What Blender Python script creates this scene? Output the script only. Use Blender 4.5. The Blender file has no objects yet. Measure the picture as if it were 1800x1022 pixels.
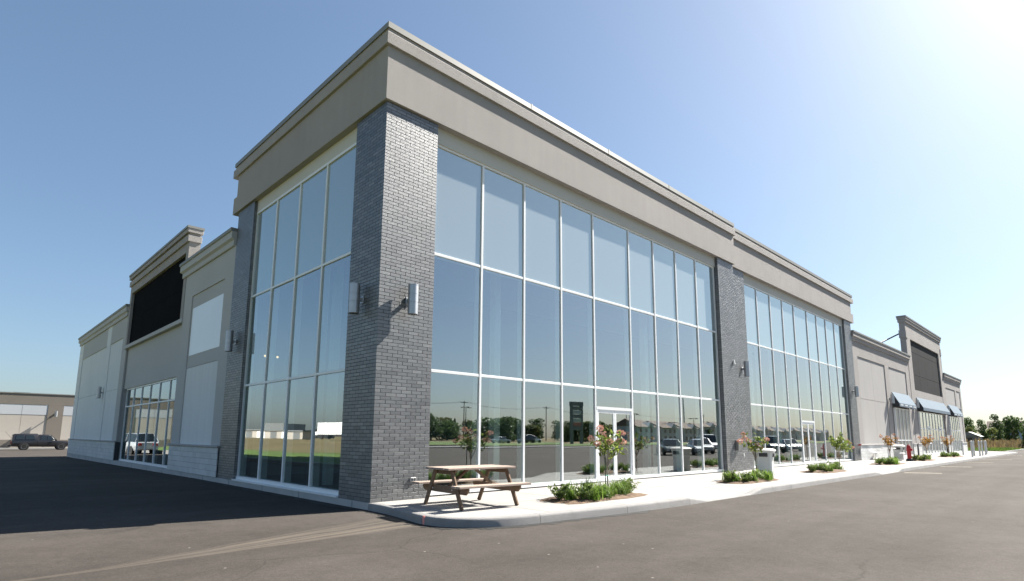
import bpy, bmesh, math, random
import numpy as np
from mathutils import Vector, Matrix
R = math.radians
rnd = random.Random(7)
SC = bpy.context.scene
COL = SC.collection

# ------------------------------------------------------------------ camera, sky, sun, exposure
cd = bpy.data.cameras.new('camera'); cam = bpy.data.objects.new('camera', cd); COL.objects.link(cam)
cd.sensor_width = 36; cd.sensor_fit = 'HORIZONTAL'; cd.lens = 20.05; cd.shift_y = 0.0569
cd.clip_start = 0.05; cd.clip_end = 3000
CR = Vector((0.71469258, -0.69940962, 0.00637902)); CU = Vector((-0.11081494, -0.10422195, 0.98836119)); CF = Vector((0.69060449, 0.70708130, 0.15199169))
CP = Vector((-6.29122, -10.54148, 1.35153))
cam.matrix_world = Matrix(((CR.x, CU.x, -CF.x, CP.x), (CR.y, CU.y, -CF.y, CP.y), (CR.z, CU.z, -CF.z, CP.z), (0, 0, 0, 1)))
SC.camera = cam
SUN = Vector((1.0, -0.215, 0.93)).normalized()
w = bpy.data.worlds.new('World'); SC.world = w; w.use_nodes = True
nt = w.node_tree; nt.nodes.clear()
sky = nt.nodes.new('ShaderNodeTexSky'); sky.sky_type = 'NISHITA'; sky.sun_disc = False
sky.sun_elevation = math.asin(SUN.z); sky.sun_rotation = math.atan2(SUN.x, SUN.y)
sky.air_density = 1.0; sky.dust_density = 1.3; sky.ozone_density = 6.0; sky.altitude = 0
bg = nt.nodes.new('ShaderNodeBackground'); bg.inputs[1].default_value = 0.071
wo = nt.nodes.new('ShaderNodeOutputWorld')
gm = nt.nodes.new('ShaderNodeGamma'); gm.inputs[1].default_value = 0.78
nt.links.new(sky.outputs[0], gm.inputs[0]); wb = nt.nodes.new('ShaderNodeMix'); wb.data_type = 'RGBA'; wb.blend_type = 'MULTIPLY'; wb.inputs[0].default_value = 1; wb.inputs[7].default_value = (.965, 1.0, .985, 1)
nt.links.new(gm.outputs[0], wb.inputs[6]); nt.links.new(wb.outputs[2], bg.inputs[0]); nt.links.new(bg.outputs[0], wo.inputs[0])
sd = bpy.data.lights.new('sun', 'SUN'); sun = bpy.data.objects.new('sun', sd); COL.objects.link(sun)
sd.energy = 5.0; sd.angle = R(0.55); sd.color = (1.0, 0.95, 0.87)
sun.rotation_euler = (-SUN).to_track_quat('-Z', 'Y').to_euler(); sun.location = (40, -30, 60)
SC.view_settings.view_transform = 'Standard'; SC.view_settings.look = 'None'; SC.view_settings.gamma = 1
SC.view_settings.exposure = 1.66
SC.cycles.max_bounces = 8; SC.cycles.transparent_max_bounces = 12; SC.cycles.glossy_bounces = 4
SC.cycles.sample_clamp_indirect = 6; SC.cycles.caustics_reflective = False; SC.cycles.caustics_refractive = False

# ------------------------------------------------------------------ materials
class NT:
    def __init__(s, name):
        s.m = bpy.data.materials.new(name); s.m.use_nodes = True; s.t = s.m.node_tree; s.t.nodes.clear()
        s.out = s.n('ShaderNodeOutputMaterial')
    def n(s, typ, **kw):
        nd = s.t.nodes.new(typ)
        for k, v in kw.items():
            if k.startswith('i_'):
                nd.inputs[int(k[2:])].default_value = v
            else: setattr(nd, k, v)
        return nd
    def l(s, a, b): s.t.links.new(a, b)
    def math(s, op, a, b=None, c=None, clamp=False):
        nd = s.n('ShaderNodeMath', operation=op, use_clamp=clamp)
        for i, v in enumerate((a, b, c)):
            if v is None: continue
            if isinstance(v, (int, float)): nd.inputs[i].default_value = v
            else: s.l(v, nd.inputs[i])
        return nd.outputs[0]
    def ramp(s, fac, stops):
        nd = s.n('ShaderNodeValToRGB'); cr = nd.color_ramp
        while len(cr.elements) < len(stops): cr.elements.new(0.5)
        for e, (p, c) in zip(cr.elements, stops):
            e.position = p; e.color = (c[0], c[1], c[2], 1) if not isinstance(c, (int, float)) else (c, c, c, 1)
        s.l(fac, nd.inputs[0]); return nd.outputs[0]
    def mix(s, fac, a, b, blend='MIX'):
        nd = s.n('ShaderNodeMix', data_type='RGBA', blend_type=blend)
        for sock, v in ((nd.inputs[0], fac), (nd.inputs[6], a), (nd.inputs[7], b)):
            if isinstance(v, (int, float)): sock.default_value = v
            elif isinstance(v, tuple): sock.default_value = (v[0], v[1], v[2], 1)
            else: s.l(v, sock)
        return nd.outputs[2]
    def noise(s, co, scale, detail=4, rough=.55):
        nd = s.n('ShaderNodeTexNoise'); nd.inputs['Scale'].default_value = scale; nd.inputs['Detail'].default_value = detail
        nd.inputs['Roughness'].default_value = rough; s.l(co, nd.inputs['Vector']); return nd.outputs[0]

def principled(T, rough=.8, metal=0., spec=.4):
    p = T.n('ShaderNodeBsdfPrincipled'); p.inputs['Roughness'].default_value = rough; p.inputs['Metallic'].default_value = metal
    p.inputs['Specular IOR Level'].default_value = spec; T.l(p.outputs[0], T.out.inputs[0]); return p

def sc3(c, k): return tuple(min(1, x * k) for x in c)
def mk(name, col, rough=.8, var=.12, scale=1.5, fine=60., finevar=.05, bump=0., bscale=120., metal=0., spec=.4, island=0., objvar=0., stretch=None, stain=None, streak=0.):
    T = NT(name); p = principled(T, rough, metal, spec)
    tc = T.n('ShaderNodeTexCoord').outputs['Object']
    if stretch:
        mp = T.n('ShaderNodeMapping'); mp.inputs['Scale'].default_value = stretch; T.l(tc, mp.inputs[0]); tc2 = mp.outputs[0]
    else: tc2 = tc
    a = T.noise(tc2, scale, 5)
    c = T.ramp(a, [(.25, sc3(col, 1 - var)), (.75, sc3(col, 1 + var))])
    if finevar:
        b = T.noise(tc2, fine, 2)
        c = T.mix(1., c, T.ramp(b, [(.3, 1 - finevar), (.7, 1 + finevar)]), 'MULTIPLY')
    if stain:
        g = T.noise(tc, stain[0], 6, .65); c = T.mix(T.ramp(g, [(.52, 0.), (.72, stain[1])]), c, stain[2])
    if streak:
        ms = T.n('ShaderNodeMapping'); ms.inputs['Scale'].default_value = (3.5, 3.5, .22); T.l(tc, ms.inputs[0])
        c = T.mix(1., c, T.ramp(T.noise(ms.outputs[0], 1., 4, .6), [(.32, 1 - streak), (.68, 1 + streak * .6)]), 'MULTIPLY')
    if island or objvar:
        r1 = T.n('ShaderNodeNewGeometry').outputs['Random Per Island']; r2 = T.n('ShaderNodeObjectInfo').outputs['Random']
        f = T.math('FRACT', T.math('ADD', r1, T.math('MULTIPLY', r2, 7.31)))
        k = island or objvar
        c = T.mix(1., c, T.ramp(f, [(0., 1 - k), (1., 1 + k)]), 'MULTIPLY')
    T.l(c, p.inputs['Base Color'])
    if bump:
        bn = T.n('ShaderNodeBump'); bn.inputs['Strength'].default_value = bump; bn.inputs['Distance'].default_value = .01
        T.l(T.noise(tc2, bscale, 3), bn.inputs['Height']); T.l(bn.outputs[0], p.inputs['Normal'])
    return T.m

M = {}
M['stucco'] = mk('stucco', (.352, .326, .308), .93, .06, .5, 70, .09, .6, 140, stain=(.22, .35, (.265, .25, .238)), streak=.035)
M['stucco_light'] = mk('stucco_light', (.385, .368, .352), .9, .04, .5, 90, .05, .3, 160, streak=.04)
M['stucco_grey'] = mk('stucco_grey', (.47, .462, .45), .93, .05, .3, 90, .05, .4, 160)
M['panel_pale'] = mk('panel_pale', (.70, .71, .71), .9, .04, .3, 60, .03, .2, 160, stain=(.3, .22, (.6, .6, .59)), streak=.04)
M['white_patch'] = mk('white_patch', (.82, .82, .82), .28, .03, .7, 60, .02, spec=1.0, stain=(.9, .15, (.7, .7, .7)))
M['cream'] = mk('cream', (.56, .54, .49), .85, .04, .5)
M['soffit'] = mk('soffit', (.40, .36, .30), .9)
M['cap_metal'] = mk('cap_metal', (.23, .23, .215), .55, .05, .8, metal=.1)
M['alum'] = mk('alum', (.80, .81, .81), .38, .02, 1., metal=.0, spec=.5)
M['black_board'] = mk('black_board', (.006, .006, .0065), .9, .25, .6, spec=.03)
M['dark_board'] = mk('dark_board', (.022, .023, .025), .8, .15, .8, spec=.1)
M['mortar'] = mk('mortar', (.06, .06, .063), .95, .1, 3)
M['found'] = mk('foundation_concrete', (.44, .43, .415), .9, .10, .9, 70, .07, .5, 90, stain=(1.3, .5, (.36, .34, .31)))
M['walk'] = mk('walk_concrete', (.30, .29, .275), .9, .06, .6, 80, .05, .35, 120, objvar=.05, stain=(.7, .35, (.235, .225, .205)))
M['kerb'] = mk('kerb_concrete', (.25, .243, .235), .92, .10, 1.2, 90, .13, .9, 70, stain=(2.2, .6, (.18, .175, .168)))
M['block'] = mk('split_block', (.60, .60, .585), .95, .06, 2.5, 60, .07, .8, 60, objvar=.05)
M['steel'] = mk('brushed_steel', (.44, .45, .47), .42, .07, 2, metal=.75, stretch=(1, 1, 6))
M['dark_metal'] = mk('dark_metal', (.03, .03, .032), .5)
M['lens'] = mk('lamp_lens', (.05, .05, .05), .2)
M['galv'] = mk('galvanised', (.62, .62, .60), .5, .08, 3, metal=.1)
M['white_paint'] = mk('white_paint', (.78, .78, .77), .5, .03)
M['bin_grey'] = mk('bin_grey', (.52, .54, .53), .5, .04, 1.5, stain=(2, .2, (.4, .41, .4)))
M['bin_top'] = mk('bin_top', (.70, .67, .64), .55, .04)
M['red'] = mk('hydrant_red', (.38, .02, .025), .38, .15, 4)
M['wood'] = mk('cedar_wood', (.19, .125, .08), .8, .25, 3, 30, .15, .5, 40, island=.18, stretch=(1.2, 9, 9))
M['wood_top'] = mk('weathered_cedar', (.33, .26, .215), .85, .2, 3, 30, .18, .5, 40, island=.15, stretch=(1.2, 9, 9))
M['soil'] = mk('soil', (.13, .085, .055), .98, .35, 8, 60, .25, 1., 40)
M['bark'] = mk('bark', (.16, .125, .095), .95, .25, 9, 60, .15, .6, 50)
M['pale_bark'] = mk('pale_bark', (.33, .27, .22), .9, .25, 9)
M['awning'] = mk('awning_fabric', (.105, .155, .205), .8, .06, .8, objvar=.04)
M['awning_dark'] = mk('awning_side', (.045, .05, .055), .85)
M['valance_print'] = mk('valance_print', (.55, .58, .6), .85)
M['paint_line'] = mk('road_paint', (.66, .60, .45), .8, .15, 6, stain=(8, .7, (.2, .19, .17)))
M['interior'] = mk('interior_drywall', (.30, .31, .30), .9, .06)
M['int_floor'] = mk('interior_floor', (.17, .18, .175), .5, .1, .5)
M['int_dark'] = mk('interior_dark', (.10, .11, .11), .9)
M['tyre'] = mk('tyre', (.022, .022, .022), .85)
M['rim'] = mk('rim', (.62, .63, .64), .3, metal=.7)
M['car_glass'] = mk('car_glass', (.015, .02, .022), .07, spec=.8)
M['tan_far'] = mk('tan_panel', (.44, .40, .35), .9, .05, .3)
M['brown_far'] = mk('brown_band', (.19, .168, .142), .9, .08, .4)
M['pale_far'] = mk('pale_band', (.46, .48, .50), .8, .04, .3)
M['roof_shingle'] = mk('roof_shingle', (.14, .105, .085), .9, .2, 2)
M['siding'] = mk('house_siding', (.46, .47, .48), .85, .08, .5, stretch=(.2, .2, 8))
M['siding_white'] = mk('trailer_white', (.76, .76, .75), .6, .05)
M['blue_shed'] = mk('blue_shed', (.30, .37, .45), .8, .06)
M['pole_wood'] = mk('pole_wood', (.17, .14, .115), .9, .2, 4)
M['turf'] = mk('turf', (.085, .135, .03), .98, .3, .25, 14, .3, .8, 30, stain=(.05, .5, (.15, .14, .05)))
M['meadow'] = mk('meadow', (.14, .11, .05), .98, .3, .12, 10, .3, .8, 30, stain=(.08, .8, (.10, .12, .035)))
M['flag'] = mk('flag_fabric', (.50, .66, .68), .7)
M['sign_grey'] = mk('sign_grey', (.17, .18, .18), .6, .1)
M['sign_pale'] = mk('sign_pale', (.45, .46, .46), .6)
M['sign_red'] = mk('sign_red', (.40, .16, .14), .6)
M['tie'] = mk('plastic_tie', (.10, .42, .33), .6)
M['stake'] = mk('stake_green', (.03, .05, .035), .7)
M['outlet'] = mk('outlet_grey', (.55, .55, .53), .5)
M['box_grey'] = mk('box_grey', (.20, .20, .19), .5, .05, metal=.3)
M['pink_mark'] = mk('survey_paint', (.75, .30, .26), .85)

def leafmat(name, c1, c2, trans=.35, rough=.55):
    T = NT(name); g = T.n('ShaderNodeNewGeometry'); oi = T.n('ShaderNodeObjectInfo')
    f = T.math('FRACT', T.math('ADD', g.outputs['Random Per Island'], oi.outputs['Random']))
    c = T.ramp(f, [(0., c1), (1., c2)])
    c = T.mix(1., c, T.ramp(oi.outputs['Random'], [(0., .8), (1., 1.2)]), 'MULTIPLY')
    p = T.n('ShaderNodeBsdfPrincipled'); p.inputs['Roughness'].default_value = rough; p.inputs['Specular IOR Level'].default_value = .3
    tr = T.n('ShaderNodeBsdfTranslucent'); mx = T.n('ShaderNodeMixShader'); mx.inputs[0].default_value = trans
    T.l(c, p.inputs['Base Color']); T.l(c, tr.inputs[0]); T.l(p.outputs[0], mx.inputs[1]); T.l(tr.outputs[0], mx.inputs[2]); T.l(mx.outputs[0], T.out.inputs[0])
    return T.m
M['leaf_dark'] = leafmat('leaf_dark', (.045, .08, .024), (.10, .155, .05))
M['leaf_olive'] = leafmat('leaf_olive', (.085, .11, .025), (.17, .20, .055))
M['leaf_lily'] = leafmat('leaf_lily', (.085, .165, .022), (.21, .30, .06), .4)
M['leaf_shrub'] = leafmat('leaf_shrub', (.08, .14, .025), (.20, .26, .07), .35)
M['leaf_tree'] = leafmat('leaf_hydrangea', (.10, .16, .03), (.24, .29, .06), .4)
M['leaf_rust'] = leafmat('leaf_rust', (.20, .13, .03), (.38, .20, .06), .35)
M['petal'] = leafmat('petal', (.42, .21, .16), (.62, .37, .30), .35)
M['weed'] = leafmat('weed', (.11, .08, .04), (.19, .145, .07), .3)
M['grass_blade'] = leafmat('grass_blade', (.07, .12, .02), (.15, .21, .05), .3)

def carpaint(name, c, rough=.25, metal=.15):
    T = NT(name); p = principled(T, rough, metal, .5); p.inputs['Base Color'].default_value = (*c, 1)
    p.inputs['Coat Weight'].default_value = .6; p.inputs['Coat Roughness'].default_value = .08; return T.m
M['truck_grey'] = carpaint('truck_grey', (.018, .017, .019), .35, 0)
M['car_silver'] = carpaint('car_silver', (.45, .47, .49))
M['car_green'] = carpaint('car_green', (.02, .04, .035))
M['car_white'] = carpaint('car_white', (.70, .70, .70), metal=0)
M['car_red'] = carpaint('car_red', (.14, .012, .012))
M['car_black'] = carpaint('car_black', (.015, .015, .018))
M['car_blue'] = carpaint('car_blue', (.10, .14, .20))
M['lamp_red'] = mk('tail_lamp', (.35, .02, .02), .2)
M['lamp_clear'] = mk('head_lamp', (.7, .7, .68), .15)
M['chrome'] = mk('chrome', (.6, .6, .6), .2, metal=.9)

def brickmat():
    T = NT('charcoal_brick'); p = principled(T, .43, 0, 1.0)
    p.inputs['IOR'].default_value = 1.7
    g = T.n('ShaderNodeNewGeometry'); oi = T.n('ShaderNodeObjectInfo'); tc = T.n('ShaderNodeTexCoord').outputs['Object']
    f = T.math('FRACT', T.math('ADD', g.outputs['Random Per Island'], T.math('MULTIPLY', oi.outputs['Random'], 5.17)))
    c = T.ramp(f, [(0., (.033, .036, .040)), (.14, (.058, .061, .066)), (.6, (.078, .082, .086)), (.86, (.10, .104, .107)), (1., (.13, .133, .135))])
    c = T.mix(1., c, T.ramp(T.noise(g.outputs['Position'], 45, 4, .7), [(.25, .78), (.75, 1.22)]), 'MULTIPLY')
    c = T.mix(1., c, T.ramp(T.noise(g.outputs['Position'], .9, 3), [(.3, .86), (.7, 1.14)]), 'MULTIPLY')
    T.l(c, p.inputs['Base Color'])
    b = T.n('ShaderNodeBump'); b.inputs['Strength'].default_value = .7; b.inputs['Distance'].default_value = .004
    T.l(T.noise(g.outputs['Position'], 130, 3), b.inputs['Height']); T.l(b.outputs[0], p.inputs['Normal'])
    return T.m
M['brick'] = brickmat()

def glassmat(name, refl, tint, tr, wav=.02):
    T = NT(name); gl = T.n('ShaderNodeBsdfGlossy'); gl.inputs['Roughness'].default_value = 0.0; gl.inputs[0].default_value = (*tint, 1)
    tp = T.n('ShaderNodeBsdfTransparent'); tp.inputs[0].default_value = (*tr, 1)
    fr = T.n('ShaderNodeFresnel'); fr.inputs[0].default_value = 1.5
    fac = T.math('ADD', T.math('MULTIPLY', fr.outputs[0], 1 - refl), refl, clamp=True)
    g = T.n('ShaderNodeNewGeometry'); fac = T.math('MULTIPLY', fac, T.math('SUBTRACT', 1., g.outputs['Backfacing']))
    mx = T.n('ShaderNodeMixShader'); T.l(fac, mx.inputs[0]); T.l(tp.outputs[0], mx.inputs[1]); T.l(gl.outputs[0], mx.inputs[2]); T.l(mx.outputs[0], T.out.inputs[0])
    if wav:
        tc = T.n('ShaderNodeTexCoord').outputs['Object']
        b = T.n('ShaderNodeBump'); b.inputs['Strength'].default_value = wav; b.inputs['Distance'].default_value = .01
        T.l(T.noise(tc, 1.1, 1), b.inputs['Height']); T.l(b.outputs[0], gl.inputs['Normal'])
    return T.m
M['glass'] = glassmat('coated_glass', .40, (.88, .925, .935), (.74, .82, .81))
def spandrel():
    T = NT('spandrel_glass'); p = principled(T, .9, 0, .0)
    p.inputs['Base Color'].default_value = (.32, .355, .36, 1); p.inputs['Specular IOR Level'].default_value = 0
    gl = T.n('ShaderNodeBsdfGlossy'); gl.inputs['Roughness'].default_value = .02; gl.inputs[0].default_value = (.8, .93, .95, 1)
    fr = T.n('ShaderNodeFresnel'); fr.inputs[0].default_value = 1.5
    mx = T.n('ShaderNodeMixShader'); T.l(T.math('ADD', T.math('MULTIPLY', fr.outputs[0], .7), .30), mx.inputs[0])
    T.l(p.outputs[0], mx.inputs[1]); T.l(gl.outputs[0], mx.inputs[2]); T.l(mx.outputs[0], T.out.inputs[0]); return T.m
M['spandrel'] = spandrel()
def papered():
    T = NT('papered_glass'); p = principled(T, .35, 0, .6)
    tc = T.n('ShaderNodeTexCoord').outputs['Object']
    T.l(T.ramp(T.noise(tc, 1.2, 3), [(.3, (.15, .14, .135)), (.7, (.21, .20, .19))]), p.inputs['Base Color']); return T.m
M['papered'] = papered()

def asphalt():
    T = NT('asphalt'); p = principled(T, .92, 0, .14)
    tc = T.n('ShaderNodeNewGeometry').outputs['Position']
    a = T.noise(tc, .22, 6, .6)
    c = T.ramp(a, [(.22, (.045, .0395, .035)), (.5, (.060, .0525, .046)), (.80, (.078, .070, .063))])
    # worn wheel paths along the front of the shops
    mp = T.n('ShaderNodeMapping'); mp.inputs['Scale'].default_value = (.05, .9, 1); mp.inputs['Rotation'].default_value = (0, 0, R(-8)); T.l(tc, mp.inputs[0])
    c = T.mix(1., c, T.ramp(T.noise(mp.outputs[0], 1., 3), [(.3, .86), (.7, 1.14)]), 'MULTIPLY')
    c = T.mix(1., c, T.ramp(T.noise(tc, 55, 3, .7), [(.3, .72), (.7, 1.28)]), 'MULTIPLY')
    c = T.mix(1., c, T.ramp(T.noise(tc, 2.3, 5, .65), [(.3, .90), (.7, 1.10)]), 'MULTIPLY')
    c = T.mix(1., c, T.ramp(T.noise(tc, 11, 4, .7), [(.3, .90), (.7, 1.10)]), 'MULTIPLY')
    dk = T.noise(tc, .55, 5, .7); c = T.mix(T.ramp(dk, [(.60, 0.), (.70, .35)]), c, (.035, .032, .030))
    ck = T.n('ShaderNodeTexVoronoi'); ck.feature = 'DISTANCE_TO_EDGE'; ck.inputs['Scale'].default_value = .16
    wv = T.n('ShaderNodeVectorMath', operation='ADD'); T.l(tc, wv.inputs[0])
    wn = T.n('ShaderNodeTexNoise'); wn.inputs['Scale'].default_value = .9; wn.inputs['Detail'].default_value = 6; T.l(tc, wn.inputs['Vector']); T.l(wn.outputs[1], wv.inputs[1]); T.l(wv.outputs[0], ck.inputs['Vector'])
    crm = T.math('MULTIPLY', T.ramp(ck.outputs['Distance'], [(.0008, 1.), (.0022, 0.)]), T.ramp(T.noise(tc, .12, 2), [(.50, 0.), (.58, .45)]))
    c = T.mix(crm, c, (.02, .018, .016))
    vo = T.n('ShaderNodeTexVoronoi'); vo.inputs['Scale'].default_value = 1.7; T.l(tc, vo.inputs['Vector'])
    c = T.mix(T.ramp(vo.outputs['Distance'], [(.022, .8), (.034, 0.)]), c, (.25, .235, .21))
    # fan of washed-out sand running from the kerb corner
    sp = T.n('ShaderNodeSeparateXYZ'); T.l(tc, sp.inputs[0]); x, y = sp.outputs[0], sp.outputs[1]
    wob = T.math('MULTIPLY', T.math('SUBTRACT', T.noise(tc, 1.3, 3), .5), .22)
    top = T.math('ADD', T.math('MULTIPLY_ADD', x, .318, -.87), wob)
    bot = T.math('MULTIPLY_ADD', x, .05, -2.36)
    v = T.math('DIVIDE', T.math('SUBTRACT', y, bot), T.math('MAXIMUM', T.math('SUBTRACT', top, bot), .12))
    inside = T.math('MULTIPLY', T.ramp(v, [(-.0, 0.), (.1, 1.)]), T.ramp(v, [(.88, 1.), (1., 0.)]))
    inside = T.math('MULTIPLY', inside, T.math('MULTIPLY', T.math('LESS_THAN', x, -.2), T.math('GREATER_THAN', x, -7.)))
    cv = T.n('ShaderNodeCombineXYZ'); T.l(T.math('MULTIPLY', v, 9.), cv.inputs[0]); T.l(T.math('MULTIPLY', x, .25), cv.inputs[1])
    st = T.ramp(T.noise(cv.outputs[0], 1., 3, .6), [(.40, 0.), (.62, .62)])
    c = T.mix(T.math('MULTIPLY', inside, st), c, (.145, .122, .097))
    T.l(c, p.inputs['Base Color'])
    b = T.n('ShaderNodeBump'); b.inputs['Strength'].default_value = .8; b.inputs['Distance'].default_value = .006
    T.l(T.noise(tc, 90, 3, .7), b.inputs['Height']); T.l(b.outputs[0], p.inputs['Normal'])
    return T.m
M['asphalt'] = asphalt()

# ------------------------------------------------------------------ mesh helpers
class MB:
    def __init__(s): s.V = []; s.F = []
    def add(s, vs, fs):
        o = len(s.V); s.V += [tuple(v) for v in vs]; s.F += [tuple(i + o for i in f) for f in fs]; return s
    def box(s, x0, x1, y0, y1, z0, z1):
        if x0 > x1: x0, x1 = x1, x0
        if y0 > y1: y0, y1 = y1, y0
        if z0 > z1: z0, z1 = z1, z0
        return s.add([(x0, y0, z0), (x1, y0, z0), (x1, y1, z0), (x0, y1, z0), (x0, y0, z1), (x1, y0, z1), (x1, y1, z1), (x0, y1, z1)],
              [(0, 3, 2, 1), (4, 5, 6, 7), (0, 1, 5, 4), (1, 2, 6, 5), (2, 3, 7, 6), (3, 0, 4, 7)])
    def obox(s, c, size, rot):
        hx, hy, hz = size[0] / 2, size[1] / 2, size[2] / 2; c = Vector(c)
        P = [c + rot @ Vector((a * hx, b * hy, d * hz)) for d in (-1, 1) for a, b in ((-1, -1), (1, -1), (1, 1), (-1, 1))]
        return s.add(P, [(0, 3, 2, 1), (4, 5, 6, 7), (0, 1, 5, 4), (1, 2, 6, 5), (2, 3, 7, 6), (3, 0, 4, 7)])
    def beam(s, p, q, wd, ht, up=(0, 0, 1)):
        p, q = Vector(p), Vector(q); d = (q - p); L = d.length; d.normalize(); u = Vector(up)
        sd_ = d.cross(u); sd_.normalize(); u = sd_.cross(d)
        return s.obox((p + q) / 2, (L, wd, ht), Matrix((d, sd_, u)).transposed())
    def tube(s, pts, rad, n=8, cap=True):
        pts = [Vector(p) for p in pts]
        if isinstance(rad, (int, float)): rad = [rad] * len(pts)
        rings = []
        for i, p in enumerate(pts):
            d = (pts[min(i + 1, len(pts) - 1)] - pts[max(i - 1, 0)]).normalized()
            a = Vector((0, 0, 1)) if abs(d.z) < .9 else Vector((1, 0, 0))
            u = d.cross(a).normalized(); v = d.cross(u)
            rings.append([p + (u * math.cos(2 * math.pi * k / n) + v * math.sin(2 * math.pi * k / n)) * rad[i] for k in range(n)])
        vs = [v for r_ in rings for v in r_]; fs = []
        for i in range(len(pts) - 1):
            for k in range(n):
                a, b = i * n + k, i * n + (k + 1) % n; fs.append((a, a + n, b + n, b))
        if cap: fs.append(tuple(range(n))); fs.append(tuple(range(len(vs) - 1, len(vs) - 1 - n, -1)))
        return s.add(vs, fs)
    def lathe(s, prof, n=16, c=(0, 0, 0)):
        vs = []; fs = []
        for r_, z in prof:
            for k in range(n):
                a = 2 * math.pi * k / n; vs.append((c[0] + r_ * math.cos(a), c[1] + r_ * math.sin(a), c[2] + z))
        for i in range(len(prof) - 1):
            for k in range(n):
                a, b = i * n + k, i * n + (k + 1) % n; fs.append((a, b, b + n, a + n))
        fs.append(tuple(range(n - 1, -1, -1))); m = len(vs); fs.append(tuple(range(m - n, m)))
        return s.add(vs, fs)
    def loft(s, rings, cap=True):
        n = len(rings[0]); vs = [v for r_ in rings for v in r_]; fs = []
        for i in range(len(rings) - 1):
            for k in range(n):
                a, b = i * n + k, i * n + (k + 1) % n; fs.append((a, b, b + n, a + n))
        if cap: fs.append(tuple(range(n - 1, -1, -1))); m = len(vs); fs.append(tuple(range(m - n, m)))
        return s.add(vs, fs)
    def prism(s, poly, z0, z1):
        n = len(poly); ar = sum(poly[i][0] * poly[(i + 1) % n][1] - poly[(i + 1) % n][0] * poly[i][1] for i in range(n))
        if ar < 0: poly = poly[::-1]
        f0 = z0 if callable(z0) else (lambda x, y: z0); f1 = z1 if callable(z1) else (lambda x, y: z1)
        vs = [(x, y, f0(x, y)) for x, y in poly] + [(x, y, f1(x, y)) for x, y in poly]
        fs = [tuple(range(n - 1, -1, -1)), tuple(range(n, 2 * n))] + [(i, (i + 1) % n, n + (i + 1) % n, n + i) for i in range(n)]
        return s.add(vs, fs)
    def mesh(s, name, mat=None, smooth=False, bevel=0., seg=1):
        me = bpy.data.meshes.new(name); me.from_pydata(s.V, [], s.F)
        if bevel or True:
            bm = bmesh.new(); bm.from_mesh(me); bmesh.ops.recalc_face_normals(bm, faces=bm.faces)
            if bevel:
                ed = [e for e in bm.edges if len(e.link_faces) == 2 and e.calc_face_angle(0) > .5]
                bmesh.ops.bevel(bm, geom=ed, offset=bevel, segments=seg, affect='EDGES', clamp_overlap=True)
            bm.to_mesh(me); bm.free()
        if mat is not None: me.materials.append(M[mat] if isinstance(mat, str) else mat)
        me.polygons.foreach_set('use_smooth', [False] * len(me.polygons))
        if smooth:
            me.polygons.foreach_set('use_smooth', [True] * len(me.polygons))
            try: me.set_sharp_from_angle(angle=R(38))
            except Exception: pass
        me.update(); return me
    def build(s, name, mat=None, parent=None, smooth=False, bevel=0., seg=1, loc=None, rz=0):
        return link(name, s.mesh(name, mat, smooth, bevel, seg), parent, loc, rz)
def link(name, me, parent=None, loc=None, rz=0):
    o = bpy.data.objects.new(name, me); COL.objects.link(o)
    if parent is not None: o.parent = parent
    if loc is not None: o.location = loc
    if rz: o.rotation_euler = (0, 0, rz)
    return o
def tag(o, label, cat, group=None):
    o['label'] = label; o['category'] = cat
    if group: o['group'] = group
    return o
def thing(name, label, cat, loc=(0, 0, 0), rz=0, group=None):
    return tag(link(name, None, None, loc, rz), label, cat, group)
def struct(o): o['kind'] = 'structure'; return o
def stuff(o): o['kind'] = 'stuff'; return o
def copy_tree(o, parent=None):
    c = o.copy(); COL.objects.link(c); c.parent = parent
    for ch in list(o.children): copy_tree(ch, c)
    return c
def rawmesh(name, V, quads, mat):
    V = np.asarray(V, dtype=np.float32); Q = np.asarray(quads, dtype=np.int32); k = Q.shape[1]
    me = bpy.data.meshes.new(name); me.vertices.add(len(V)); me.vertices.foreach_set('co', V.ravel())
    me.loops.add(Q.size); me.loops.foreach_set('vertex_index', Q.ravel())
    me.polygons.add(len(Q)); me.polygons.foreach_set('loop_start', np.arange(0, Q.size, k, dtype=np.int32))
    me.materials.append(M[mat]); me.polygons.foreach_set('use_smooth', [False] * len(Q)); me.update(calc_edges=True); return me
def project(p):
    d = Vector(p) - CP; z = d.dot(CF); return (1002.47 * d.dot(CR) / z, 1002.47 * d.dot(CU) / z)

def sweep(mb, prof, path):
    """prof: closed [(out, z)], path: [(x, y)], outward is to the right of the walking direction; mitred"""
    n = len(path); rings = []
    for i, p in enumerate(path):
        p = Vector(p); ns = []
        for a, b in ((i - 1, i), (i, i + 1)):
            if a < 0 or b >= n: continue
            d = (Vector(path[b]) - Vector(path[a])).normalized(); ns.append(Vector((d.y, -d.x)))
        if len(ns) == 1: m = ns[0]
        else:
            m = (ns[0] + ns[1]).normalized(); m = m / max(.2, m.dot(ns[0]))
        rings.append([(p.x + m.x * o, p.y + m.y * o, z) for o, z in prof])
    mb.loft(rings)

# ------------------------------------------------------------------ ground
def gz(x, y): return -.15 - max(0, min(y, 75) - 12) * .0046 if y > 12 else -.15
xs = [-700, -60, -6.3, 0, 40, 80, 130, 700]; ys = [-700, -60, -10, 12, 40, 75, 140, 700]
V = [(x, y, gz(x, y)) for y in ys for x in xs]; nx = len(xs)
Q = [(j * nx + i, j * nx + i + 1, (j + 1) * nx + i + 1, (j + 1) * nx + i) for j in range(len(ys) - 1) for i in range(nx - 1)]
struct(link('parking_lot', rawmesh('parking_lot', V, Q, 'asphalt')))

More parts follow.
